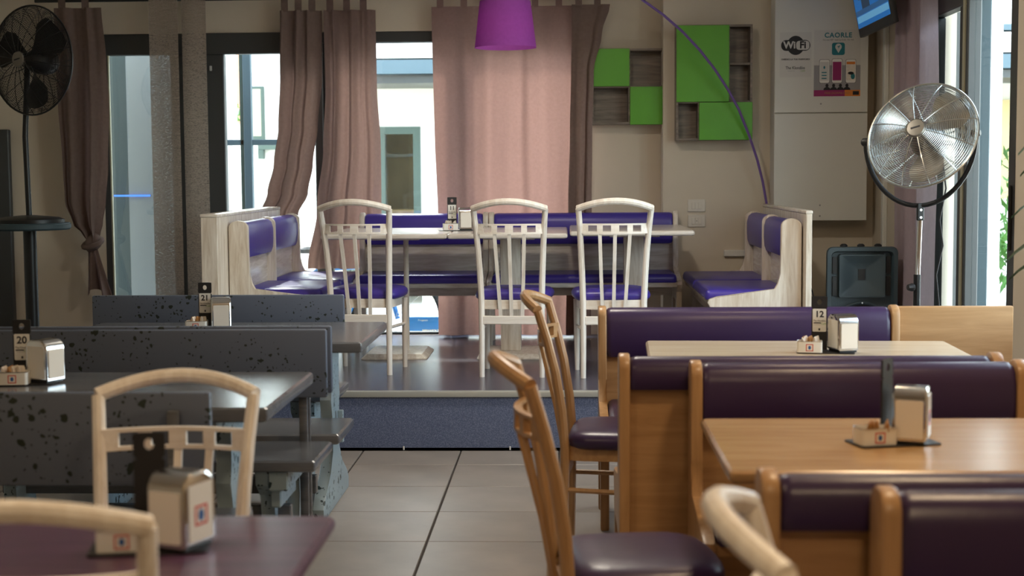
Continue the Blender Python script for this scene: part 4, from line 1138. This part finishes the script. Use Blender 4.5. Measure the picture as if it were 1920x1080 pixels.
def fan_head(parent, mtx, R, wire, blade_mat, blades, rings, wr, badge, hub, spokes=12):
    def tr(b_): bmesh.ops.transform(b_, matrix=mtx, verts=b_.verts); return b_
    for nm, sg, dp in (('front_guard', 1, .085), ('rear_guard', -1, .075)):
        a, s = cage(rings if sg > 0 else int(rings * .8), .045, R, dp * R / .265, 56, wr, sg, spokes, .6 if sg < 0 else 0)
        g = obj(nm, tr(a), wire, parent); obj('guard_ribs', tr(s), wire, g)
    obj('guard_rim', tr(tube(B(), [(R * cos(a), R * sin(a), 0) for a in [2 * pi * i / 56 for i in range(56)]], .006, 8, closed=True)), wire, parent)
    ft = .088 * R / .265
    bg = obj('badge', tr(lathe(B(), [(.046, ft - .012), (.046, ft), (.040, ft + .006), (.02, ft + .008)], 24)), badge, parent)
    obj('badge_mark', tr(box(B(), -.022, .022, -.004, .004, ft + .008, ft + .0095)), 'ink', bg, smooth=False)
    obj('motor', tr(lathe(B(), [(.03, .02), (.055, 0), (.075, -.04), (.08, -.10), (.07, -.15), (.03, -.16)], 24)), hub, parent)
    for k in range(blades):
        a0 = 2 * pi * k / blades + .5
        def bl(u, v):
            r_ = lerp(.035, R * .88, u)
            half = lerp(.30, .52, min(1, u * 1.6)) * (1 - .35 * max(0, u - .75) / .25)
            a = a0 + lerp(-half, half, v)
            return (r_ * cos(a), r_ * sin(a), lerp(-.028, .028, v) * (1 - .3 * u) + .0)
        obj('blade', tr(sheet(B(), bl, 12, 8)), blade_mat, parent, ang=180)

def look_mtx(loc, d, roll=0):
    q = Vector(d).normalized().to_track_quat('Z', 'Y')
    return Matrix.Translation(loc) @ q.to_matrix().to_4x4() @ Matrix.Rotation(roll, 4, 'Z')

fr_ = thing('chrome_fan', 'large chrome pedestal fan in front of the right window', 'fan', (1.665, 6.92, 0))
hd = Vector((.0, .0, 1.585))
fan_head(fr_, look_mtx(hd, (-.52, -.76, .38), .3), .262, 'wire', 'blade', 3, 28, .0016, 'blade', 'black_metal')
# yoke: half ring below the head, held at both sides
side = Vector((.825, -.565, .06)).normalized()
yk = []
for k in range(25):
    a = pi * k / 24
    yk.append(hd + side * (.268 * cos(a)) + Vector((.03, .02, -1)).normalized() * (.285 * sin(a) * 1.12) + Vector((0, .05, -.01)))
obj('yoke', tube(B(), yk, .0115, 10), 'black_metal', fr_)
for s in (0, -1):
    obj('tilt_knob', lathe(B(), [(.016, -.02), (.02, -.01), (.02, .012), (.012, .02)], 12, look_mtx(yk[s], side * (1 if s == 0 else -1))), 'black', fr_)
bt = yk[12]
obj('clamp', box(B(), bt.x - .016, bt.x + .016, bt.y - .014, bt.y + .014, bt.z - .07, bt.z + .012, .004, 1), 'black_metal', fr_)
for dz in (-.055, -.02):
    obj('clamp_bolt', lathe(B(), [(.006, 0), (.006, .004)], 8, Matrix.Translation((bt.x, bt.y - .014, bt.z + dz)) @ Matrix.Rotation(pi / 2, 4, 'X')), 'chrome', fr_)
obj('upper_pole', tube(B(), [(bt.x, bt.y, bt.z - .05), (bt.x - .01, bt.y, .84)], .0115, 10), 'chrome', fr_)
obj('lower_pole', tube(B(), [(bt.x - .01, bt.y, .93), (bt.x - .012, bt.y, .03)], .017, 12), 'black_metal', fr_)
obj('height_knob', lathe(B(), [(.018, 0), (.02, .01), (.014, .03)], 12, look_mtx(Vector((bt.x - .027, bt.y - .005, .87)), (-1, -.3, 0))), 'black', fr_)
obj('foot_base', lathe(B(), [(.24, .0), (.24, .02), (.1, .045), (.02, .06)], 32, Matrix.Translation((bt.x - .012, bt.y, 0))), 'black_metal', fr_)
cd = [hd + Vector((.12, .1, -.1)), hd + Vector((.14, .1, -.25)), hd + Vector((.112, .1, -.4)), hd + Vector((.13, .1, -.52)), hd + Vector((.10, .1, -.66)), hd + Vector((.115, .1, -.80)), hd + Vector((.10, .1, -.95)), Vector((.1, .1, .3)), Vector((.1, .1, .03))]
obj('power_cord', tube(B(), cd, .004, 6), 'black', fr_)

ct = thing('high_table', 'round black high table at the far left carrying the fan', 'table', (-3.155, 8.5, PZ))
obj('table_top', lathe(B(), [(.05, .80), (.225, .805), (.236, .815), (.236, .838), (.228, .846)], 40), 'teal_wall', ct, ang=40)
obj('column', tube(B(), [(0, 0, .02), (0, 0, .805)], .038, 16), 'black_metal', ct)
obj('foot_plate', lathe(B(), [(.24, 0), (.24, .012), (.05, .03)], 32), 'black_metal', ct)
fl = thing('black_fan', 'black pedestal fan standing on the round high table', 'fan', (-3.155, 8.5, PZ + .8465))
fan_head(fl, look_mtx(Vector((.055, -.03, .945)), (-.42, -.90, 0), .2), .315, 'black_metal', 'black_metal', 3, 40, .0015, 'blade', 'black_metal', 18)
obj('base_disc', lathe(B(), [(.20, 0), (.20, .02), (.17, .032), (.04, .045)], 36), 'black_metal', fl, ang=40)
obj('pole', tube(B(), [(0, 0, .04), (-.008, 0, .5), (-.015, .09, .93)], .017, 12), 'black_metal', fl)

# ================================================================== LOUDSPEAKER
sp = thing('loudspeaker', 'dark loudspeaker standing on the platform by the right window', 'speaker', (1.736, 8.60, PZ))
W = .208
def spk_ring(y_, s, t=0): return [(x, y_, z) for x, z in rrect(-W * s, W * s, .0 + t, .675 - t, .035, 4)]
def spk_in(y_, q): return [(x, y_, z) for x, z in rrect(-W + q, W - q, q, .675 - q, .03, 4)]
obj('cabinet', loft(B(), [spk_ring(.26, .8, .03), spk_ring(.02, 1.0), spk_ring(.0, .985, .004), spk_in(.0, .026), spk_in(.042, .034)]), 'speaker', sp, ang=40)
hn = B()
loft(hn, [[(x, .041, z) for x, z in rrect(-.136, .136, .375, .632, .012, 4)], [(x, .006, z) for x, z in rrect(-.134, .134, .377, .630, .012, 4)],
          [(x, .006, z) for x, z in rrect(-.126, .126, .385, .622, .012, 4)], [(x, .022, z) for x, z in rrect(-.085, .085, .42, .59, .012, 4)], [(x, .036, z) for x, z in rrect(-.03, .03, .47, .55, .012, 4)]], cap=True)
obj('horn_flare', hn, 'speaker', sp, ang=20)
obj('horn_throat', box(B(), -.02, .02, .030, .0355, .478, .542), 'black', sp, smooth=False)
for s in (-1, 1):
    for z0, z1 in ((.515, .615), (.385, .500)):
        obj('port', loft(B(), [[(x, y_, z) for x, z in rrect(s * .156 - .013, s * .156 + .013, z0, z1, .006, 3)] for y_ in (.030, .0415)]), 'black', sp)
obj('woofer_grille', loft(B(), [[(.15 * cos(a), y_, .19 + .15 * sin(a)) for a in [2 * pi * k / 40 for k in range(40)]] for y_ in (.041, .012)]), 'speaker_grille', sp, ang=30)
obj('woofer_ring', tube(B(), [(.160 * cos(a), .012, .19 + .155 * sin(a)) for a in [2 * pi * k / 40 for k in range(40)]], .010, 6, closed=True), 'speaker', sp)
for k in range(5):
    a = pi * (k + .5) / 5
    obj('ring_screw', lathe(B(), [(.005, 0), (.005, .003)], 8, Matrix.Translation((.160 * cos(a), .002, .19 + .155 * sin(a))) @ Matrix.Rotation(pi / 2, 4, 'X')), 'chrome', sp)
for s in (-.10, .0, .10):
    obj('top_knob', lathe(B(), [(.022, .672), (.022, .682), (.012, .690)], 14, Matrix.Translation((s, .06, 0))), 'black', sp)
obj('speaker_cable', tube(B(), [(-.2, .2, .1), (-.24, .1, .2), (-.27, .12, .4), (-.34, .2, .62), (-.36, .3, .72)], .004, 6), 'black', sp)

# ================================================================== POT PLANT AT THE RIGHT EDGE
pp = thing('potted_plant', 'potted plant whose leaves reach in at the right edge', 'plant', (1.80, 5.2, 0))
obj('pot', lathe(B(), [(.10, 0), (.13, .22), (.145, .23), (.145, .26), (.125, .26), (.12, .23)], 24), 'terracotta', pp, ang=40)
obj('soil', lathe(B(), [(.12, .20), (.12, .225)], 20), 'soil', pp)
obj('stem', tube(B(), [(0, 0, .2), (.02, .0, .7), (0, .02, 1.2), (.02, 0, 1.5)], [.014, .012, .009, .005], 8), 'bark', pp)
rl = random.Random(5)
for k in range(7):
    z0 = 1.08 + .075 * k; a = pi + ((k * 2) % 5 - 2) * .34 + rl.uniform(-.1, .1)
    L = rl.uniform(.20, .26); dr = Vector((cos(a), sin(a), 0)); sd_ = Vector((-sin(a), cos(a), 0)); b_ = B()
    rows = []
    for q in range(8):
        t_ = q / 7; w_ = .034 * sin(pi * min(1, t_ * 1.02 + .02)) ** .8
        c = Vector((0, 0, z0)) + dr * (L * t_) + Vector((0, 0, .14 * t_ - .20 * t_ * t_))
        rows.append([c - sd_ * w_ + Vector((0, 0, .008)), c, c + sd_ * w_ + Vector((0, 0, .008))])
    loft(b_, rows, cap=False, closed=False)
    obj('leaf', b_, 'leaf_dark', pp, ang=180)

# ================================================================== CEILING LAMPS (over and behind the camera)
for i, (x, y_, lab) in enumerate(((1.0, 3.3, 'round ceiling lamp over the right-hand tables'), (1.0, 5.5, 'round ceiling lamp over the cream table'), (-1.5, 2.0, 'round ceiling lamp over the left foreground'), (0.6, .2, 'round ceiling lamp above the camera'), (-0.1, 6.7, 'round ceiling lamp in front of the platform'))):
    cl = thing('ceiling_lamp', lab, 'lamp', (x, y_, 2.995), 0, 'ceiling lamps')
    obj('housing', lathe(B(), [(.17, -.06), (.185, -.05), (.185, 0)], 28), 'white_metal', cl)
    obj('diffuser', lathe(B(), [(.02, -.075), (.10, -.072), (.165, -.06)], 28), 'lampglow', cl)
    ld = bpy.data.lights.new('ceiling_lamp_light', 'AREA'); ld.shape = 'DISK'; ld.size = .3
    ld.energy = LAMP_W[i]; ld.color = (1.0, .74, .46) if i < 4 else (1.0, .90, .76)
    lo_ = bpy.data.objects.new('ceiling_lamp_light', ld); COL.objects.link(lo_); lo_.parent = cl; lo_.location = (0, 0, -.085)
